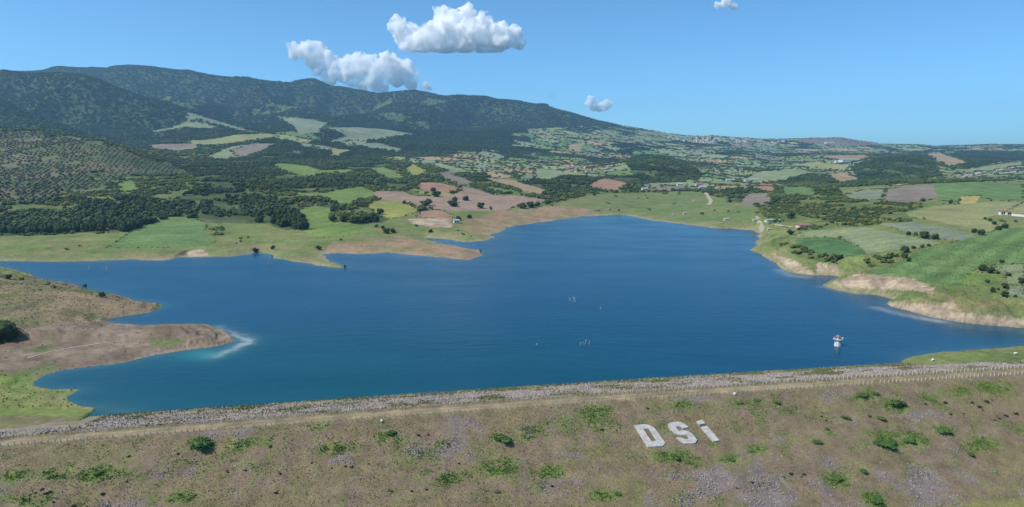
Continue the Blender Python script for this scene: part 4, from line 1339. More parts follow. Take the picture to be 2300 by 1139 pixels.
# ------------------------------------------------------------------ drowned trees in the lake
def dead_tree(px, py, w, h, n, label):
    X, Y = at_z(px, py, 0.0); X = float(X); Y = float(Y)
    k = Y / FPX
    o = empty('dead_tree', (X, Y, 0))
    tag(o, label, 'dead tree')
    for i in range(n):
        bm = bmesh.new()
        bx = random.uniform(-.5, .5) * w * k; by = random.uniform(-1, 1)
        hh_ = h * k * random.uniform(.55, 1.0)
        top = (bx + random.uniform(-.2, .2) * w * k, by, hh_)
        add_tube(bm, (bx, by, -1.5), top, .14, .05, 6)
        for j in range(3):
            f = random.uniform(.35, .85)
            p = [bx + (top[0] - bx) * f, by, hh_ * f]
            add_tube(bm, p, (p[0] + random.uniform(-.35, .35) * w * k * .6, by + random.uniform(-1, 1), p[2] + hh_ * random.uniform(.1, .35)), .06, .025, 5)
        bm_obj('branch' if i else 'trunk', bm, M_DEADWOOD, o)


dead_tree(1288, 678, 22, 14, 4, 'drowned dead tree with pale branches in the middle of the lake')
dead_tree(1314, 775, 26, 13, 4, 'drowned branches in the lake nearest the dam')
dead_tree(1208, 775, 12, 6, 2, 'small drowned stump left of the drowned branches near the dam')
dead_tree(1345, 694, 12, 6, 2, 'small drowned snag right of the mid lake dead tree')
dead_tree(245, 609, 26, 16, 4, 'wide drowned dead tree in the left arm of the lake')
dead_tree(200, 607, 10, 10, 2, 'thin drowned snag left of the wide one in the left arm')
dead_tree(610, 594, 12, 18, 3, 'bare drowned tree just off the small cove')

# ------------------------------------------------------------------ intake tower
def intake_tower():
    X, Y = at_z(1881, 777, 0.0); X = float(X); Y = float(Y)
    T = empty('intake_tower', (X, Y, 0), 0.2)
    T.scale = (.95, .95, .84)
    tag(T, 'small white intake tower with red roof standing in the lake', 'tower')

    def ring(bm, z, r, n=8):
        return [bm.verts.new((r * math.cos(2 * math.pi * (i + .5) / n), r * math.sin(2 * math.pi * (i + .5) / n), z)) for i in range(n)]

    def lathe(prof, n=8):
        bm = bmesh.new()
        rs = [ring(bm, z, r, n) for z, r in prof]
        for a, b in zip(rs[:-1], rs[1:]):
            for i in range(n): bm.faces.new((a[i], a[(i + 1) % n], b[(i + 1) % n], b[i]))
        bm.faces.new(rs[0][::-1]); bm.faces.new(rs[-1])
        return bm
    bm_obj('shaft', lathe([(-4, 1.30), (.25, 1.30), (2.9, 1.05)]), M_WHITE, T)
    bm_obj('platform', lathe([(2.902, 1.5), (3.10, 1.62)]), M_WHITE, T)
    cab = bm_obj('cabin', lathe([(3.102, .72), (4.35, .72)]), M_WHITE, T)
    rf = bm_obj('roof', lathe([(4.352, .98), (4.45, .98), (5.15, .12)]), M_RED, T)
    for k in range(4):
        a = k * math.pi / 2 + math.pi / 8 - math.pi / 8
        bm = bmesh.new()
        add_box(bm, (.70 * math.cos(a), .70 * math.sin(a), 3.72), (.06, .42, .75), a)
        bm_obj('window', bm, M_DARK, cab)
    for k in range(8):
        a = 2 * math.pi * (k + .5) / 8
        bm = bmesh.new()
        add_tube(bm, (1.5 * math.cos(a), 1.5 * math.sin(a), 3.10), (1.5 * math.cos(a), 1.5 * math.sin(a), 4.0), .035, .035, 5)
        a2 = 2 * math.pi * (k + 1.5) / 8
        for z in (3.55, 3.98):
            add_tube(bm, (1.5 * math.cos(a), 1.5 * math.sin(a), z), (1.5 * math.cos(a2), 1.5 * math.sin(a2), z), .028, .028, 5)
        bm_obj('railing', bm, M_STEEL, T)
    for sgn in (-1, 1):
        bm = bmesh.new()
        add_box(bm, (sgn * 1.75, -.2, 3.25), (.55, .8, .28)); add_box(bm, (sgn * 2.05, -.2, 3.6), (.3, .5, .5))
        bm_obj('float_gauge_box' if sgn < 0 else 'lamp_bracket', bm, M_WHITE, T)
    bm = bmesh.new()
    for sx in (-.2, .2): add_tube(bm, (sx + .3, -1.30, -.5), (sx + .3, -1.08, 3.0), .03, .03, 5)
    for q in range(9): add_tube(bm, (.1, -1.29 + q * .022, .1 + q * .32), (.5, -1.29 + q * .022, .1 + q * .32), .02, .02, 4)
    bm_obj('ladder', bm, M_STEEL, T)
    bm = bmesh.new(); add_box(bm, (.55, -.96, 2.2), (.5, .12, .8)); bm_obj('opening', bm, M_DARK, T)


intake_tower()

# ------------------------------------------------------------------ guard posts along the crest road
bmp = bmesh.new()
add_box(bmp, (0, 0, .40), (.23, .23, 1.10), 0, .86)
add_box(bmp, (0, 0, .98), (.19, .19, .06), 0, .5)
post0 = bm_obj('guard_post', bmp, M_POST)
posts = []
for row, s0 in (('road side of the slope', 0.1), ('lake side', 5.4)):
    for a in np.arange(-24, 345, 1.42):
        if random.random() < .05: continue
        posts.append((row, a + random.uniform(-.12, .12), s0 + random.uniform(-.08, .08)))
pl = []
for row, a, s in posts:
    X, Y = dam_xy(a, s)
    z = float(dam_z(s)) - .05
    px, py = project(X, Y, z)
    pl.append((row, float(X), float(Y), z, px, math.hypot(float(X), float(Y))))
pl = [p for p in pl if -60 < p[4] < 2360]
pl.sort(key=lambda p: (not (0 < p[4] < 2300), p[5]))
first = True
for row, X, Y, Z, px, dd_ in pl[:300]:
    if first: o = post0; first = False
    else: o = post0.copy(); COL.objects.link(o)
    o.location = (X, Y, Z); o.rotation_euler = (random.uniform(-.05, .05), random.uniform(-.05, .05), math.radians(10.7)); o.scale = (1, 1, random.uniform(.85, 1.08))
    tag(o, 'pale concrete guard post in the row on the ' + ('lake side' if row == 'lake side' else 'letter side') + ' of the crest road', 'guard post', 'guard posts on the ' + row)
rest_p = pl[300:]
if rest_p:
    bm = bmesh.new()
    for row, X, Y, Z, px, dd_ in rest_p:
        add_box(bm, (X, Y, Z + .42), (.30, .30, 1.14), .187, .86)
        add_box(bm, (X, Y, Z + 1.03), (.24, .24, .08), .187, .5)
    o = bm_obj('guard_posts', bm, M_POST)
    tag(o, 'farther pale guard posts lining both sides of the crest road', 'guard posts', kind='stuff')

# ------------------------------------------------------------------ letters on the slope
def letter_mat():
    k = NT('whitewashed_stones')
    tc = k.pos()
    v = k.n('ShaderNodeTexVoronoi'); v.inputs['Scale'].default_value = 2.6; k.l(tc, v.inputs['Vector'])
    e = k.n('ShaderNodeTexVoronoi', feature='DISTANCE_TO_EDGE'); e.inputs['Scale'].default_value = 2.6; k.l(tc, e.inputs['Vector'])
    n = k.noise(.9, 4, .6, tc)
    c = k.mix(k.maprange(n, .35, .65, 0, 1), (.33, .305, .28), (.50, .47, .44))
    c = k.mix(k.maprange(e.outputs['Distance'], 0.0, .06, .55, 0.0), c, (.22, .20, .17))
    k.bsdf(c, .9, .1, k.bump(e.outputs['Distance'], .5, .1))
    return k.m


M_LET = letter_mat()
cpx = lambda pts: [(1400 + x / 8.76, 920 + y / 8.76) for x, y in pts]
D_out = cpx([(210, 335), (330, 322), (440, 318), (500, 328), (560, 355), (620, 400), (680, 480), (750, 580), (820, 680), (805, 715), (770, 745), (640, 755), (480, 760), (420, 670), (340, 540), (270, 430)])
D_in = cpx([(395, 410), (500, 405), (580, 520), (660, 640), (560, 660), (470, 530)])
S_out = cpx([(1285, 375), (1180, 395), (1130, 368), (1060, 357), (1035, 378), (1080, 440), (1220, 440), (1310, 470), (1390, 545), (1450, 625), (1420, 680), (1340, 695), (1200, 690), (1110, 645), (1045, 580), (1130, 575), (1190, 605),
             (1260, 608), (1300, 590), (1250, 530), (1130, 525), (1010, 500), (940, 430), (880, 350), (885, 315), (940, 280), (1080, 265), (1170, 290), (1240, 335)])
I_dot = cpx([(1435, 255), (1560, 230), (1610, 300), (1500, 320)])
I_stem = cpx([(1530, 370), (1650, 350), (1770, 492), (1890, 635), (1765, 655), (1650, 515)])


def slab(name, loops, parent, org):
    """raised slab following the slope, outline loops in photo pixels put on the slope"""
    bm = bmesh.new()
    cu = bpy.data.curves.new('tmp', 'CURVE'); cu.dimensions = '2D'; cu.fill_mode = 'BOTH'
    for lp_ in loops:
        pts = [dam_point(px, py)[3:5] for px, py in lp_]
        sp = cu.splines.new('POLY'); sp.points.add(len(pts) - 1)
        for q, (a, s) in zip(sp.points, pts): q.co = (a, s, 0, 1)
        sp.use_cyclic_u = True
    ob = bpy.data.objects.new('tmp', cu)
    COL.objects.link(ob)
    dgr = bpy.context.evaluated_depsgraph_get()
    me = bpy.data.meshes.new_from_object(ob.evaluated_get(dgr))
    bpy.data.objects.remove(ob)
    bm.from_mesh(me)
    bmesh.ops.subdivide_edges(bm, edges=[e for e in bm.edges if e.calc_length() > 2.2], cuts=2)
    r = bmesh.ops.extrude_face_region(bm, geom=bm.faces[:])
    top = {v for v in r['geom'] if isinstance(v, bmesh.types.BMVert)}
    for v in bm.verts:
        a, s = v.co.x, v.co.y
        X, Y = dam_xy(a, s)
        up = .42 if v in top else -.35
        v.co = (float(X) - org[0], float(Y) - org[1], float(dam_z(s)) + up - org[2])
    bmesh.ops.recalc_face_normals(bm, faces=bm.faces[:])
    return bm_obj(name, bm, M_LET, parent)


def letter(name, pieces, label, org_px):
    X, Y, Z, a, s = dam_point(*org_px)
    e = empty(name, (X, Y, Z))
    tag(e, label, 'letter', 'letters DSi laid on the slope')
    for nm, loops in pieces: slab(nm, loops, e, (X, Y, Z))


letter('letter_d', [('letter_face', [D_out, D_in])], 'white stone letter D laid on the grassy dam slope', (1458, 983))
letter('letter_s', [('letter_face', [S_out])], 'white stone letter S between the D and the i on the slope', (1533, 975))
letter('letter_i', [('dot', [I_dot]), ('stem', [I_stem])], 'white stone letter i with square dot on the slope', (1590, 970))

# ------------------------------------------------------------------ shrubs, tufts and stones of the dam
def shrub_proto(seed, mat, leaves, name):
    v, f = crown_geo(seed, 11, leaves, .55, .75)
    return mesh_from(name, v, f, mat, False)


sp_green = [shrub_proto(41, M_SHRUB, 900, 'shrub'), shrub_proto(44, M_SHRUB, 900, 'shrub')]
sp_dark = [shrub_proto(51, M_DARKSHRUB, 420, 'small_shrub'), shrub_proto(57, M_DARKSHRUB, 420, 'small_shrub')]
used = set()


def place_shrub(pool, px, py, w, label, group=None, flat=1.0):
    X, Y, Z, a, s = dam_point(px, py)
    src = random.choice(pool)
    if src.name not in used: o = src; used.add(src.name)
    else: o = src.copy(); COL.objects.link(o)
    for key in ('label', 'category', 'group'):
        if key in o: del o[key]
    r = w * .5 * math.hypot(X, Y) / FPX * 1.05
    o.location = (X, Y, Z - .05); o.scale = (r, r * .85, r * .8 * flat); o.rotation_euler = (0, 0, random.uniform(0, 6.28))
    tag(o, label, 'shrub', group)


SHRUBS = [
    (452, 1000, 64, 'big leafy green shrub below the guard posts, left part of the slope', 1), (1130, 987, 66, 'wide leafy green shrub in the middle of the slope, left of the letters', .7), (2014, 910, 44, 'tall leafy green shrub below the crest, right part of the slope', 1.1),
    (1517, 1028, 34, 'dark leafy shrub directly below the letter S', 1), (1743, 906, 24, 'small round green shrub under the crest right of the letters', 1), (1900, 940, 24, 'small round green shrub left of the tall leafy one', 1),
    (1985, 996, 70, 'low spreading bright green shrub on the right slope', .35), (2040, 990, 40, 'low spreading green shrub touching the bright one on the right slope', .4), (1936, 889, 34, 'flat green shrub just below the crest on the right', .6), (1966, 886, 20, 'little green shrub beside the flat one below the crest', .8),
    (1940, 1060, 22, 'little green shrub low on the right slope', 1), (1880, 1076, 32, 'flat green shrub low on the right slope', .6), (1835, 994, 30, 'green shrub left of the low spreading one', .6), (2118, 968, 44, 'yellowish green low shrub at the right of the spreading ones', .45),
    (1968, 1124, 42, 'green shrub at the bottom edge of the right slope', .7), (1980, 1137, 24, 'green shrub cut by the bottom edge on the right', .8), (1115, 1106, 24, 'small green shrub low on the slope left of the letters', .7), (880, 974, 30, 'green shrub under the white stone near the crest', .8),
    (1638, 1032, 28, 'flat green shrub right of the shrub below the letters', .5), (2180, 1022, 22, 'small dark green shrub low at the right', .9), (1388, 1110, 26, 'small green shrub at the foot of the slope under the letters', .5), (606, 1003, 16, 'small green shrub right of the big leafy one', .9),
    (1855, 963, 20, 'pale green shrub halfway up the right slope', .7), (1975, 940, 34, 'flat green shrub below the tall leafy one', .5), (225, 1060, 36, 'flat green shrub at the left of the slope', .4), (1660, 906, 26, 'flat green shrub under the white marker', .5),
]
for px, py, w, lab, fl in SHRUBS: place_shrub(sp_green, px, py, w * .9, lab, None, fl * .72)
SMALL = [(1455, 918), (1392, 962), (1352, 966), (1845, 936), (1856, 945), (1953, 936), (2078, 908), (2122, 905), (2183, 905), (2165, 930), (2135, 931), (2245, 941), (2234, 944), (2200, 915), (2215, 903), (2228, 899), (2208, 922), (1655, 1097), (1690, 1085), (1806, 1067), (1800, 1071),
         (1760, 1073), (745, 1052), (776, 1048), (790, 1050), (828, 1043), (512, 1062), (508, 1058), (290, 1026), (276, 1030), (285, 1082), (95, 1101), (103, 1110), (80, 1108), (113, 1106), (58, 1046), (44, 1044), (120, 1128), (165, 1137), (940, 978), (962, 977), (995, 997), (1007, 998), (925, 1104),
         (880, 1104), (958, 1100), (514, 1100), (628, 1065), (550, 1058), (1030, 1042), (1045, 1066), (1060, 1072), (620, 1108), (1385, 966), (2282, 930), (1776, 1065), (2260, 935), (970, 1060), (1100, 1060), (1240, 1092), (1330, 1050), (700, 1040), (400, 1020), (430, 1009), (350, 1090), (230, 1110)]
for px, py in SMALL:
    z = 'at the left of the slope' if px < 560 else ('in the middle of the slope' if px < 1330 else ('right of the letters, low on the slope' if py > 1000 else ('close to the letters' if px < 1480 else 'right of the letters, high on the slope')))
    place_shrub(sp_dark, px, py, random.uniform(6, 12), 'small dark brown shrub ' + z, 'small dark shrubs ' + z, .8)


def boulder(name, px, py, w, label, on_dam=True, mat=None):
    if on_dam: X, Y, Z, a, s = dam_point(px, py)
    else: X, Y, Z = hit(px, py, 190)
    r = w * .5 * math.hypot(X, Y) / FPX
    v, f = ICO1
    rr = np.random.default_rng(int(px))
    vv = v * (1 + .30 * rr.normal(size=(len(v), 1))) * r * np.array([1, .8, .85])
    o = mesh_from(name, vv, f, mat or M_ROCKW)
    o.location = (X, Y, Z + r * .5)
    tag(o, label, 'rock')


boulder('white_rock', 858, 948, 9, 'white stone block on the slope just below the guard posts')
boulder('white_rock', 1650, 887, 9, 'small white stone below the guard posts above the letters')
boulder('white_rock', 2094, 811, 9, 'big white rock on the grassy spit at the right end of the dam', False)
boulder('white_rock', 2282, 797, 8, 'pale flat rock on the grassy spit at the right edge', False)
boulder('hollow_shade', 1883, 583, 16, 'shade of the hollow on the right headland, shaped as a dark lump', False, M_DARKSHRUB)  # dark lump stands in for the shade inside the hollow


def blade_tuft(seed, n=9, h=1.0):
    r = np.random.default_rng(seed)
    V, Fc = [], []
    for i in range(n):
        a = r.uniform(0, 6.28); lean = r.uniform(.1, .7); w = r.uniform(.10, .20); b = r.uniform(-.35, .35, 2); L = r.uniform(.5, 1.0) * h
        dx, dy = math.cos(a), math.sin(a)
        k = len(V)
        V += [(b[0] - dy * w, b[1] + dx * w, -.05), (b[0] + dy * w, b[1] - dx * w, -.05), (b[0] + dx * lean * L, b[1] + dy * lean * L, L)]
        Fc.append((k, k + 1, k + 2))
    return np.array(V), np.array(Fc)


tuft_src = [src_object('grass_tuft', *blade_tuft(i), M_TINT) for i in range(4)]
NT_ = 110000
ta = rng.uniform(-30, 345, NT_); ts = -np.abs(rng.uniform(0.8, 58, NT_))
TX, TY = dam_xy(ta, ts)
tpx, tpy = project(TX, TY, dam_z(ts))
ok = (tpx > -80) & (tpx < 2380) & (tpy < 1190)
ta, ts, TX, TY = ta[ok], ts[ok], TX[ok], TY[ok]
stone, green, vivid, olive = slope_cover(ta, ts)
kp = rng.random(len(ta)) < np.clip(.45 + .6 * green - .45 * stone, .12, 1)
ta, ts, TX, TY, green, vivid = ta[kp], ts[kp], TX[kp], TY[kp], green[kp], vivid[kp]
tc = dam_color(ta, ts) * rng.uniform(.95, 1.6, (len(ta), 1)) * (1 + rng.normal(0, .06, (len(ta), 3)))
sz = rng.uniform(.12, .30, len(ta)) * (1 + .9 * vivid + .4 * green)
scatter('slope_grass', np.stack([TX, TY, dam_z(ts) + .02], 1), np.stack([sz, sz, sz * rng.uniform(.7, 1.3, len(sz))], 1), rng.uniform(0, 6.28, len(sz)), np.clip(tc, .01, .8), tuft_src, 'short dry grass and herbs covering the dam slope', 'grass')


def rock_geo(seed):
    r = np.random.default_rng(seed)
    v, f = ICO1
    return v * (1 + .25 * r.normal(size=(len(v), 1))) * np.array([1, .8, .6]), f


rock_src = [src_object('stone', *rock_geo(i), M_STONE) for i in range(5)]
NS = 95000
ra = rng.uniform(-25, 345, NS); rs = rng.uniform(6.6, 28.5, NS)
RX, RY = dam_xy(ra, rs)
rg = fbm(ra, rs * 2, 14, 3, 225)
kp = (rng.random(NS) < np.clip(.72 - 2.4 * np.clip(rg + .05, 0, 1), .05, 1) * (1 - .8 * sstep(20.5, 25, rs + 4 * rg)) * (.35 + .65 * sstep(7.5, 10.5, rs))) & ~((ra < 12) & (rs > 14)) & ~((ra > 266) & (rs > 19))
ra, rs, RX, RY = ra[kp], rs[kp], RX[kp], RY[kp]
rsz = rng.uniform(.09, .30, len(ra))
rt = C(.29, .25, .225)[None, :] * rng.uniform(.55, 1.45, (len(ra), 1)) * (1 + rng.normal(0, .05, (len(ra), 3)))
# stones showing through on the downstream side too
N2 = 70000
qa = rng.uniform(-30, 345, N2); qs_ = -rng.uniform(1.5, 58, N2)
st2 = slope_cover(qa, qs_)[0]
kp = rng.random(N2) < st2 * .95 + .03
qa, qs_ = qa[kp], qs_[kp]
QX, QY = dam_xy(qa, qs_)
qsz = rng.uniform(.08, .26, len(qa)); qt = C(.27, .23, .235)[None, :] * rng.uniform(.6, 1.4, (len(qa), 1))
scatter('riprap_stones', np.concatenate([np.stack([RX, RY, dam_z(rs) + rsz * .15], 1), np.stack([QX, QY, dam_z(qs_) + qsz * .2], 1)]), np.concatenate([rsz, qsz]), rng.uniform(0, 6.28, len(ra) + len(qa)), np.clip(np.concatenate([rt, qt]), .02, .8), rock_src,
        'grey and lilac stones facing the dam and showing through the grass', 'stones', tilt=.4)
# weeds among the riprap
NW = 26000
wa = rng.uniform(-25, 345, NW); wsx = rng.uniform(6.5, 28.0, NW)
kp = (rng.random(NW) < np.clip(.25 + 1.6 * fbm(wa, wsx * 2, 14, 3, 225) + .7 * sstep(20.5, 24, wsx), .05, 1)) & ~((wa < 12) & (wsx > 14))
wa, wsx = wa[kp], wsx[kp]
WXX, WYY = dam_xy(wa, wsx)
wsz = rng.uniform(.22, .6, len(wa))
scatter('riprap_weeds', np.stack([WXX, WYY, dam_z(wsx)], 1), wsz, rng.uniform(0, 6.28, len(wa)), tints(len(wa), (.12, .145, .05), (.28, .26, .115)), tuft_src, 'yellow green weeds growing between the stones on the water side', 'grass')
# grass clumps on the banks near the dam
XN, YN = [], []
mm = (qd < 420) & (SD[:-1, :-1] > .8) & ~indam[:-1, :-1] & (PX[:-1, :-1] > -60) & (PX[:-1, :-1] < 2360)
lam = np.where(mm, area / 1.9 ** 2, 0)
cnt = rng.poisson(lam); r_, c_ = np.nonzero(cnt); rep = np.repeat(np.arange(len(r_)), cnt[r_, c_]); r_ = r_[rep]; c_ = c_[rep]
XN = GX[r_, c_] + rng.random(len(r_)) * cellw[r_, c_]; YN = GY[r_, c_] + rng.random(len(r_)) * cellh[r_, c_]
bare = (cls[r_, c_] == SAND)
kp = ~bare | (rng.random(len(r_)) < .12)
XN, YN, r_, c_ = XN[kp], YN[kp], r_[kp], c_[kp]
nsz = rng.uniform(.25, .6, len(XN))
tn = COLV[r_, c_] * rng.uniform(.6, 1.25, (len(XN), 1))
scatter('bank_grass', np.stack([XN, YN, ground(XN, YN)], 1), nsz, rng.uniform(0, 6.28, len(XN)), np.clip(tn, .01, .6), tuft_src, 'rough grass tufts over the banks and peninsulas near the dam', 'grass')

# ------------------------------------------------------------------ tracks and road embankment
def ribbon(name, pts, width, mat, label, cat, lift=.35, kind='structure'):
    P = [hit(px, py) for px, py in pts]
    Q = []
    for a, b in zip(P[:-1], P[1:]):
        n = max(2, int(math.hypot(b[0] - a[0], b[1] - a[1]) / 12))
        for i in range(n):
            t_ = i / n
            Q.append((a[0] + (b[0] - a[0]) * t_, a[1] + (b[1] - a[1]) * t_))
    Q.append(P[-1][:2])
    V, Fc = [], []
    for i, (x, y) in enumerate(Q):
        p0 = Q[max(0, i - 1)]; p1 = Q[min(len(Q) - 1, i + 1)]
        dx, dy = p1[0] - p0[0], p1[1] - p0[1]; L = math.hypot(dx, dy) + 1e-6
        nx, ny = -dy / L * width / 2, dx / L * width / 2
        for sgn in (-1, 0, 1):
            X, Y = x + nx * sgn, y + ny * sgn
            V.append((X, Y, max(float(ground(X, Y)), .05) + lift))
        if i:
            k = 3 * i
            Fc += [(k - 3, k - 2, k + 1, k), (k - 2, k - 1, k + 2, k + 1)]
    o = mesh_from(name, V, Fc, mat)
    tag(o, label, cat, kind=kind)


ribbon('valley_road', [(1568, 412), (1578, 424), (1590, 440), (1597, 452), (1592, 461)], 5, M_TRACK, 'pale winding road through the valley meadow', 'road')
ribbon('dirt_track', [(1698, 486), (1706, 500), (1720, 516)], 3.6, M_TRACK, 'pale straight track running down to the lake on the right', 'track')
ribbon('dirt_track', [(60, 805), (110, 792), (180, 779), (240, 770)], 1.0, M_TRACK, 'pale track along the bare peninsula', 'track', .12)
ribbon('dirt_track', [(1738, 507), (1760, 509), (1790, 511)], 2.5, M_TRACK, 'pale track leading to the lakeside house', 'track')
ribbon('highway', [(2010, 417), (2060, 412), (2110, 406), (2150, 402), (2200, 394), (2260, 389), (2320, 383)], 16, M_TRACK, 'pale embanked road climbing along the right ridge', 'road', .8)
ribbon('highway', [(2150, 396), (2200, 388), (2250, 381), (2320, 372)], 14, M_TRACK, 'upper carriageway of the embanked road on the right', 'road', .8)

# ------------------------------------------------------------------ buildings
def house(px, py, w, d_, h, rh, wall, roof, label, rz=0.0, group=None, name='house', cat='house', flat=False, windows=True):
    if name == 'hut': w, d_, h, wall = w * .72, d_ * .72, h * .75, M_CREAM
    X, Y, Z = hit(px, py)
    e = empty(name, (X, Y, Z - .3), rz)
    tag(e, label, cat, group)
    bm = bmesh.new(); add_box(bm, (0, 0, h / 2), (w, d_, h)); wl = bm_obj('wall', bm, wall, e)
    bm = bmesh.new()
    ov = .4
    x, y = w / 2 + ov, d_ / 2 + ov
    vs = [bm.verts.new(p) for p in ((-x, -y, h + .01), (x, -y, h + .01), (x, y, h + .01), (-x, y, h + .01), (-x, 0, h + rh), (x, 0, h + rh))]
    for f in ((0, 1, 5, 4), (2, 3, 4, 5), (0, 4, 3), (1, 2, 5), (3, 2, 1, 0)): bm.faces.new([vs[i] for i in f])
    bm_obj('roof', bm, roof, e)
    if windows:
        n = max(2, int(w / 3.2))
        for i in range(n):
            bm = bmesh.new(); add_box(bm, (-w / 2 + (i + .5) * w / n, -d_ / 2 - .02, h * .55), (1.1, .1, 1.3)); bm_obj('window' if i != n // 2 else 'door', bm, M_DARK, e)


house(1803, 513, 9, 6, 3.0, 1.6, M_CREAM, M_ROOF, 'small lakeside house with orange roof below the right woodland', .1)
house(1735, 499, 13, 4, 2.2, .5, M_WHITE, M_METALROOF, 'long low white shed by the track to the lake', .1, name='shed', cat='shed', windows=False)
house(1727, 518, 4.2, 3, 2.2, .6, M_WHITE, M_METALROOF, 'small white hut beside the lake at the foot of the track', .0, name='hut', cat='hut', windows=False)
house(1631, 495, 5.5, 4, 2.4, .8, M_CREAM, M_METALROOF, 'small pale hut on the shore meadow', .0, name='hut', cat='hut', windows=False)
house(1695, 497, 4.5, 3.5, 2.2, .7, M_CREAM, M_METALROOF, 'small pale hut left of the straight track', .0, name='hut', cat='hut', windows=False)
house(1025, 501, 5.0, 4.0, 3.0, 1.0, M_WHITE, M_METALROOF, 'white shed under a dark tree above the bare shore', .3, name='shed', cat='shed')
house(1512, 484, 3.2, 2.4, 2.2, .5, M_WHITE, M_METALROOF, 'left of two tiny white huts on the shore meadow', .0, name='hut', cat='hut', windows=False)
house(1537, 482, 3.6, 2.6, 2.4, .5, M_WHITE, M_METALROOF, 'right of two tiny white huts on the shore meadow', .2, name='hut', cat='hut', windows=False)
house(1558, 453, 4.5, 3.5, 2.4, .6, M_WHITE, M_METALROOF, 'tiny white hut on the valley meadow left of the road', .0, name='hut', cat='hut', windows=False)
house(1720, 419, 20, 8, 3, 1.4, M_CREAM, M_ROOF, 'long farm building with orange roof behind the red yard', .05, name='farm_building', cat='farm building')
house(1688, 406, 30, 9, 3.2, 1.6, M_CREAM, M_METALROOF, 'long grey roofed barn among trees in the valley', .05, name='barn', cat='barn')
house(1640, 407, 17, 8, 3, 1.6, M_WHITE, M_METALROOF, 'pale barn left of the long grey roofed barn', .05, name='barn', cat='barn')
house(1908, 364, 62, 24, 7, 4, M_WHITE, M_GREENROOF, 'large shed with green roof on the right hillside', .1, name='shed', cat='shed', windows=False)
house(1885, 366, 30, 14, 6, 3, M_WHITE, M_METALROOF, 'long white shed left of the green roofed shed', .1, name='shed', cat='shed', windows=False)
house(1864, 323, 60, 24, 8, 4, M_WHITE, M_METALROOF, 'long white industrial shed on the far hilltop', .12, name='industrial_shed', cat='shed', windows=False)
house(1706, 318, 24, 15, 8, 4, M_WHITE, M_METALROOF, 'white building alone right of the hilltop village', .1)
house(2250, 483, 3.6, 3, 3.2, 1.0, M_WHITE, M_ROOF, 'little white house at the left end of the farm wall', .0)
house(2264, 483, 3.2, 3, 2.8, 1.0, M_CREAM, M_ROOF, 'little cream house second along the farm wall', .0)
house(1578, 425, 11, 8, 4, 2, M_WHITE, M_METALROOF, 'pale house beside the valley road', .3); house(1570, 417, 10, 8, 4, 2, M_CREAM, M_ROOF, 'cream house at the upper end of the valley road', .1)
house(1448, 428, 9, 7, 3.5, 1.5, M_WHITE, M_METALROOF, 'white cottage at the edge of the valley wood', .2); house(1526, 418, 9, 7, 4, 2, M_WHITE, M_METALROOF, 'white cottage in front of the dark wooded knoll', .1)
house(1368, 386, 22, 7, 3, 1.4, M_WHITE, M_METALROOF, 'long white roofed building right of the valley hamlet', .25, name='barn', cat='barn')
# long white farm wall
bm = bmesh.new()
Pa = hit(2272, 485); Pb = hit(2330, 491)
for i in range(10):
    t0, t1 = i / 10, (i + 1) / 10
    xa = Pa[0] + (Pb[0] - Pa[0]) * (t0 + t1) / 2; ya = Pa[1] + (Pb[1] - Pa[1]) * (t0 + t1) / 2
    L = math.hypot(Pb[0] - Pa[0], Pb[1] - Pa[1]) / 10
    add_box(bm, (xa, ya, float(ground(xa, ya)) + .7), (L * .97, .5, 1.9), math.atan2(Pb[1] - Pa[1], Pb[0] - Pa[0]))
o = bm_obj('farm_wall', bm, M_WHITE); tag(o, 'long low white farm wall at the right edge', 'wall')

for i in range(16):                                            # valley hamlet
    px = random.uniform(1270, 1332); py = random.uniform(372, 388)
    house(px, py, random.uniform(6, 9), random.uniform(5, 7), random.uniform(3, 4), random.uniform(1, 2), random.choice([M_WHITE, M_CREAM]), random.choice([M_ROOF, M_METALROOF, M_ROOF]),
          'small pale house in the valley hamlet beyond the ploughed land', random.uniform(-.6, .6), 'houses of the valley hamlet', windows=False)
for i in range(64):                                            # hilltop village
    px = 1550 + 130 * random.random() ** 1.15 if i < 46 else random.uniform(1480, 1800)
    py = 308.5 + .02 * (px - 1550) + random.uniform(0, 12)
    house(px, py, random.uniform(11, 19), random.uniform(10, 14), random.uniform(6, 11), random.uniform(2, 4), random.choice([M_WHITE, M_CREAM, M_CREAM]), random.choice([M_ROOF, M_METALROOF, M_ROOF, M_ROOF]),
          'tiny pale house in the hilltop village on the skyline' if i < 46 else 'tiny pale farmhouse scattered on the slopes around the village', random.uniform(-.6, .6), 'houses of the hilltop village' if i < 46 else 'farmhouses around the village', windows=False)


def minaret():
    X, Y, Z = hit(1590, 318)
    e = empty('minaret', (X, Y, Z - 2))
    tag(e, 'thin white minaret above the hilltop village', 'minaret')
    bm = bmesh.new(); add_tube(bm, (0, 0, 0), (0, 0, 34), 3.0, 2.4, 10); bm_obj('shaft', bm, M_WHITE, e)
    bm = bmesh.new(); add_tube(bm, (0, 0, 34.01), (0, 0, 35.5), 3.4, 3.6, 10); bm_obj('balcony', bm, M_WHITE, e)
    bm = bmesh.new(); add_tube(bm, (0, 0, 35.51), (0, 0, 42), 1.9, 1.7, 10); bm_obj('upper_shaft', bm, M_WHITE, e)
    bm = bmesh.new(); add_tube(bm, (0, 0, 42.01), (0, 0, 52), 2.1, .1, 10); bm_obj('spire', bm, M_STEEL, e)


minaret()

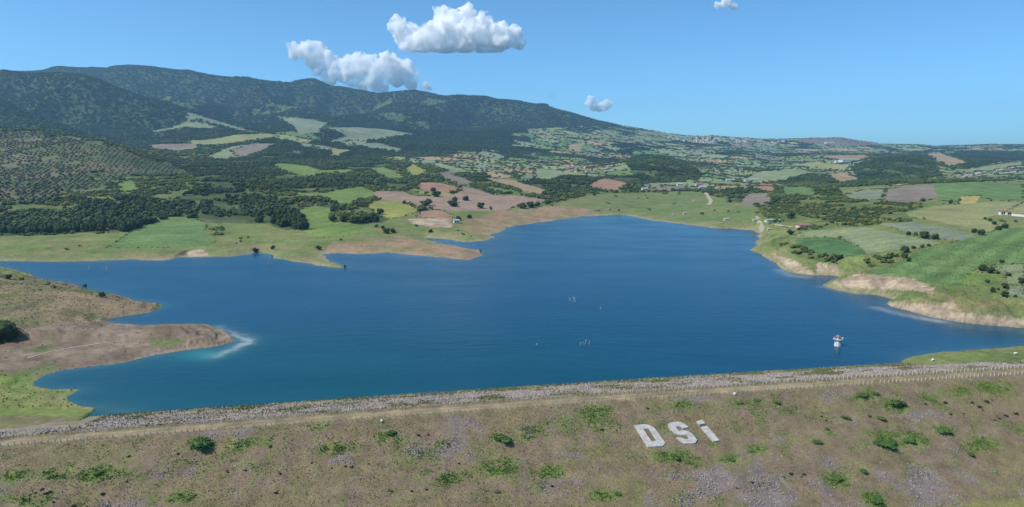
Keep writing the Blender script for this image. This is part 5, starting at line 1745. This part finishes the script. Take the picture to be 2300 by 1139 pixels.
# ------------------------------------------------------------------ haze
def haze_box():
    bm = bmesh.new()
    zt = max(720.0, float(ZG.max()) + 12)
    add_box(bm, (0, 4300, (zt - 34) / 2), (26000, 11000, zt + 34))
    k = NT('air')
    v = k.n('ShaderNodeVolumePrincipled')
    v.inputs['Color'].default_value = (*HAZE_COL, 1)
    v.inputs['Density'].default_value = HAZE
    v.inputs['Anisotropy'].default_value = 0.2
    k.l(v.outputs[0], k.out.inputs['Volume'])
    o = bm_obj('haze', bm, k.m)
    tag(o, 'thin blue air haze over the whole valley', 'haze', kind='stuff')


haze_box()

# ------------------------------------------------------------------ clouds
def cloud(blobs, label, dens, vox, seed, flat=.16, thr=.43, nsc=190.0, depth=14000.0):
    r = np.random.default_rng(seed)
    k = depth / FPX
    cx = np.mean([b[0] for b in blobs]); cyy = max(b[1] + b[2] for b in blobs)
    X0, Z0 = at_y(cx, cyy, depth); X0 = float(X0); Z0 = float(Z0)
    S = []
    for px, py, rad in blobs:
        X, Z = at_y(px, py, depth)
        S.append((float(X) - X0, r.uniform(-.35, .35) * rad * k, float(Z) - Z0, rad * k * .90))
    lev = list(S); allS = list(S)
    for q, (cnt_, fr) in enumerate(((9, .46), (7, .42))):
        nxt = []
        for x, y, z, R in lev:
            for i in range(cnt_):
                dd = r.normal(size=3); dd /= np.linalg.norm(dd)
                if dd[2] < -.35: dd[2] *= -1
                rr = R * fr * r.uniform(.6, 1.15)
                nxt.append((x + dd[0] * R * .88, y + dd[1] * R * .88, z + dd[2] * R * .88, rr))
        allS += nxt; lev = nxt
    V, Fc = [], []
    n = 0
    v, f = ICO1
    zf = flat * max(q[2] + q[3] for q in S)
    for x, y, z, R in allS:
        vv = v * R + np.array([x, y, z]); vv[:, 2] = np.where(vv[:, 2] < zf, zf - (zf - vv[:, 2]) * .18, vv[:, 2]); V.append(vv); Fc.append(f + n); n += len(v)
    kk = NT('cloud_vapour')
    pv = kk.n('ShaderNodeVolumePrincipled')
    pv.inputs['Color'].default_value = (1, 1, 1, 1)
    tc_ = kk.n('ShaderNodeTexCoord').outputs['Object']
    nz = kk.noise(1 / nsc, 8, .66, tc_)
    kk.l(kk.maprange(nz, thr, thr + .13, 0.0, dens), pv.inputs['Density'])
    pv.inputs['Anisotropy'].default_value = -0.15
    kk.l(pv.outputs[0], kk.out.inputs['Volume'])
    t_ = mesh_from('cloud_hull', np.concatenate(V), np.concatenate(Fc))
    md = t_.modifiers.new('remesh', 'REMESH'); md.mode = 'VOXEL'; md.voxel_size = vox
    me = bpy.data.meshes.new_from_object(t_.evaluated_get(bpy.context.evaluated_depsgraph_get()))
    bpy.data.objects.remove(t_)
    me.name = 'cloud'
    me.materials.clear(); me.materials.append(kk.m)
    o = bpy.data.objects.new('cloud', me); COL.objects.link(o)
    o.location = (X0, depth, Z0)
    tag(o, label, 'cloud')


cloud([(900, 65, 26), (920, 95, 34), (960, 98, 42), (990, 32, 22), (1000, 62, 38), (1045, 95, 46), (1048, 40, 28), (1080, 60, 33), (1085, 98, 40), (1130, 90, 36), (1150, 75, 22), (1165, 100, 18), (1110, 112, 24), (1000, 108, 32), (940, 118, 22)],
      'largest white cumulus cloud with two towers above the ridge', .026, 20, 1, .20)
cloud([(660, 108, 17), (660, 125, 14), (705, 120, 27), (700, 140, 17), (750, 150, 21), (780, 145, 20), (820, 150, 29), (868, 150, 28), (715, 160, 16), (735, 128, 16), (690, 108, 16), (682, 124, 18), (726, 148, 20), (762, 162, 24), (800, 158, 30), (846, 160, 31), (882, 164, 26), (740, 180, 20), (790, 172, 30), (815, 195, 18), (860, 200, 18), (840, 178, 32), (890, 175, 26), (925, 190, 18), (958, 197, 13), (905, 152, 22), (925, 166, 17), (880, 140, 18)],
      'ragged white cloud trailing down behind the ridge', .020, 20, 2, .04, .42, 230.0)
cloud([(1326, 230, 13), (1333, 240, 13), (1348, 243, 13), (1364, 236, 13)], 'small white puff above the right end of the ridge', .030, 12, 3, .1, .38, 90.0)
cloud([(1612, 12, 9), (1630, 8, 14), (1648, 15, 10)], 'small white cloud at the top edge on the right', .022, 12, 4, .1, .40, 90.0)
cloud([(1240, 218, 8), (1234, 222, 6)], 'faint tiny puff left of the small white puff', .006, 14, 5)
print('objects', len(bpy.data.objects), 'forest', len(Xr), 'scrub', len(XM), 'orchard', len(ox), 'tufts', len(sz), 'stones', len(ra) + len(qa), 'bank', len(XN))
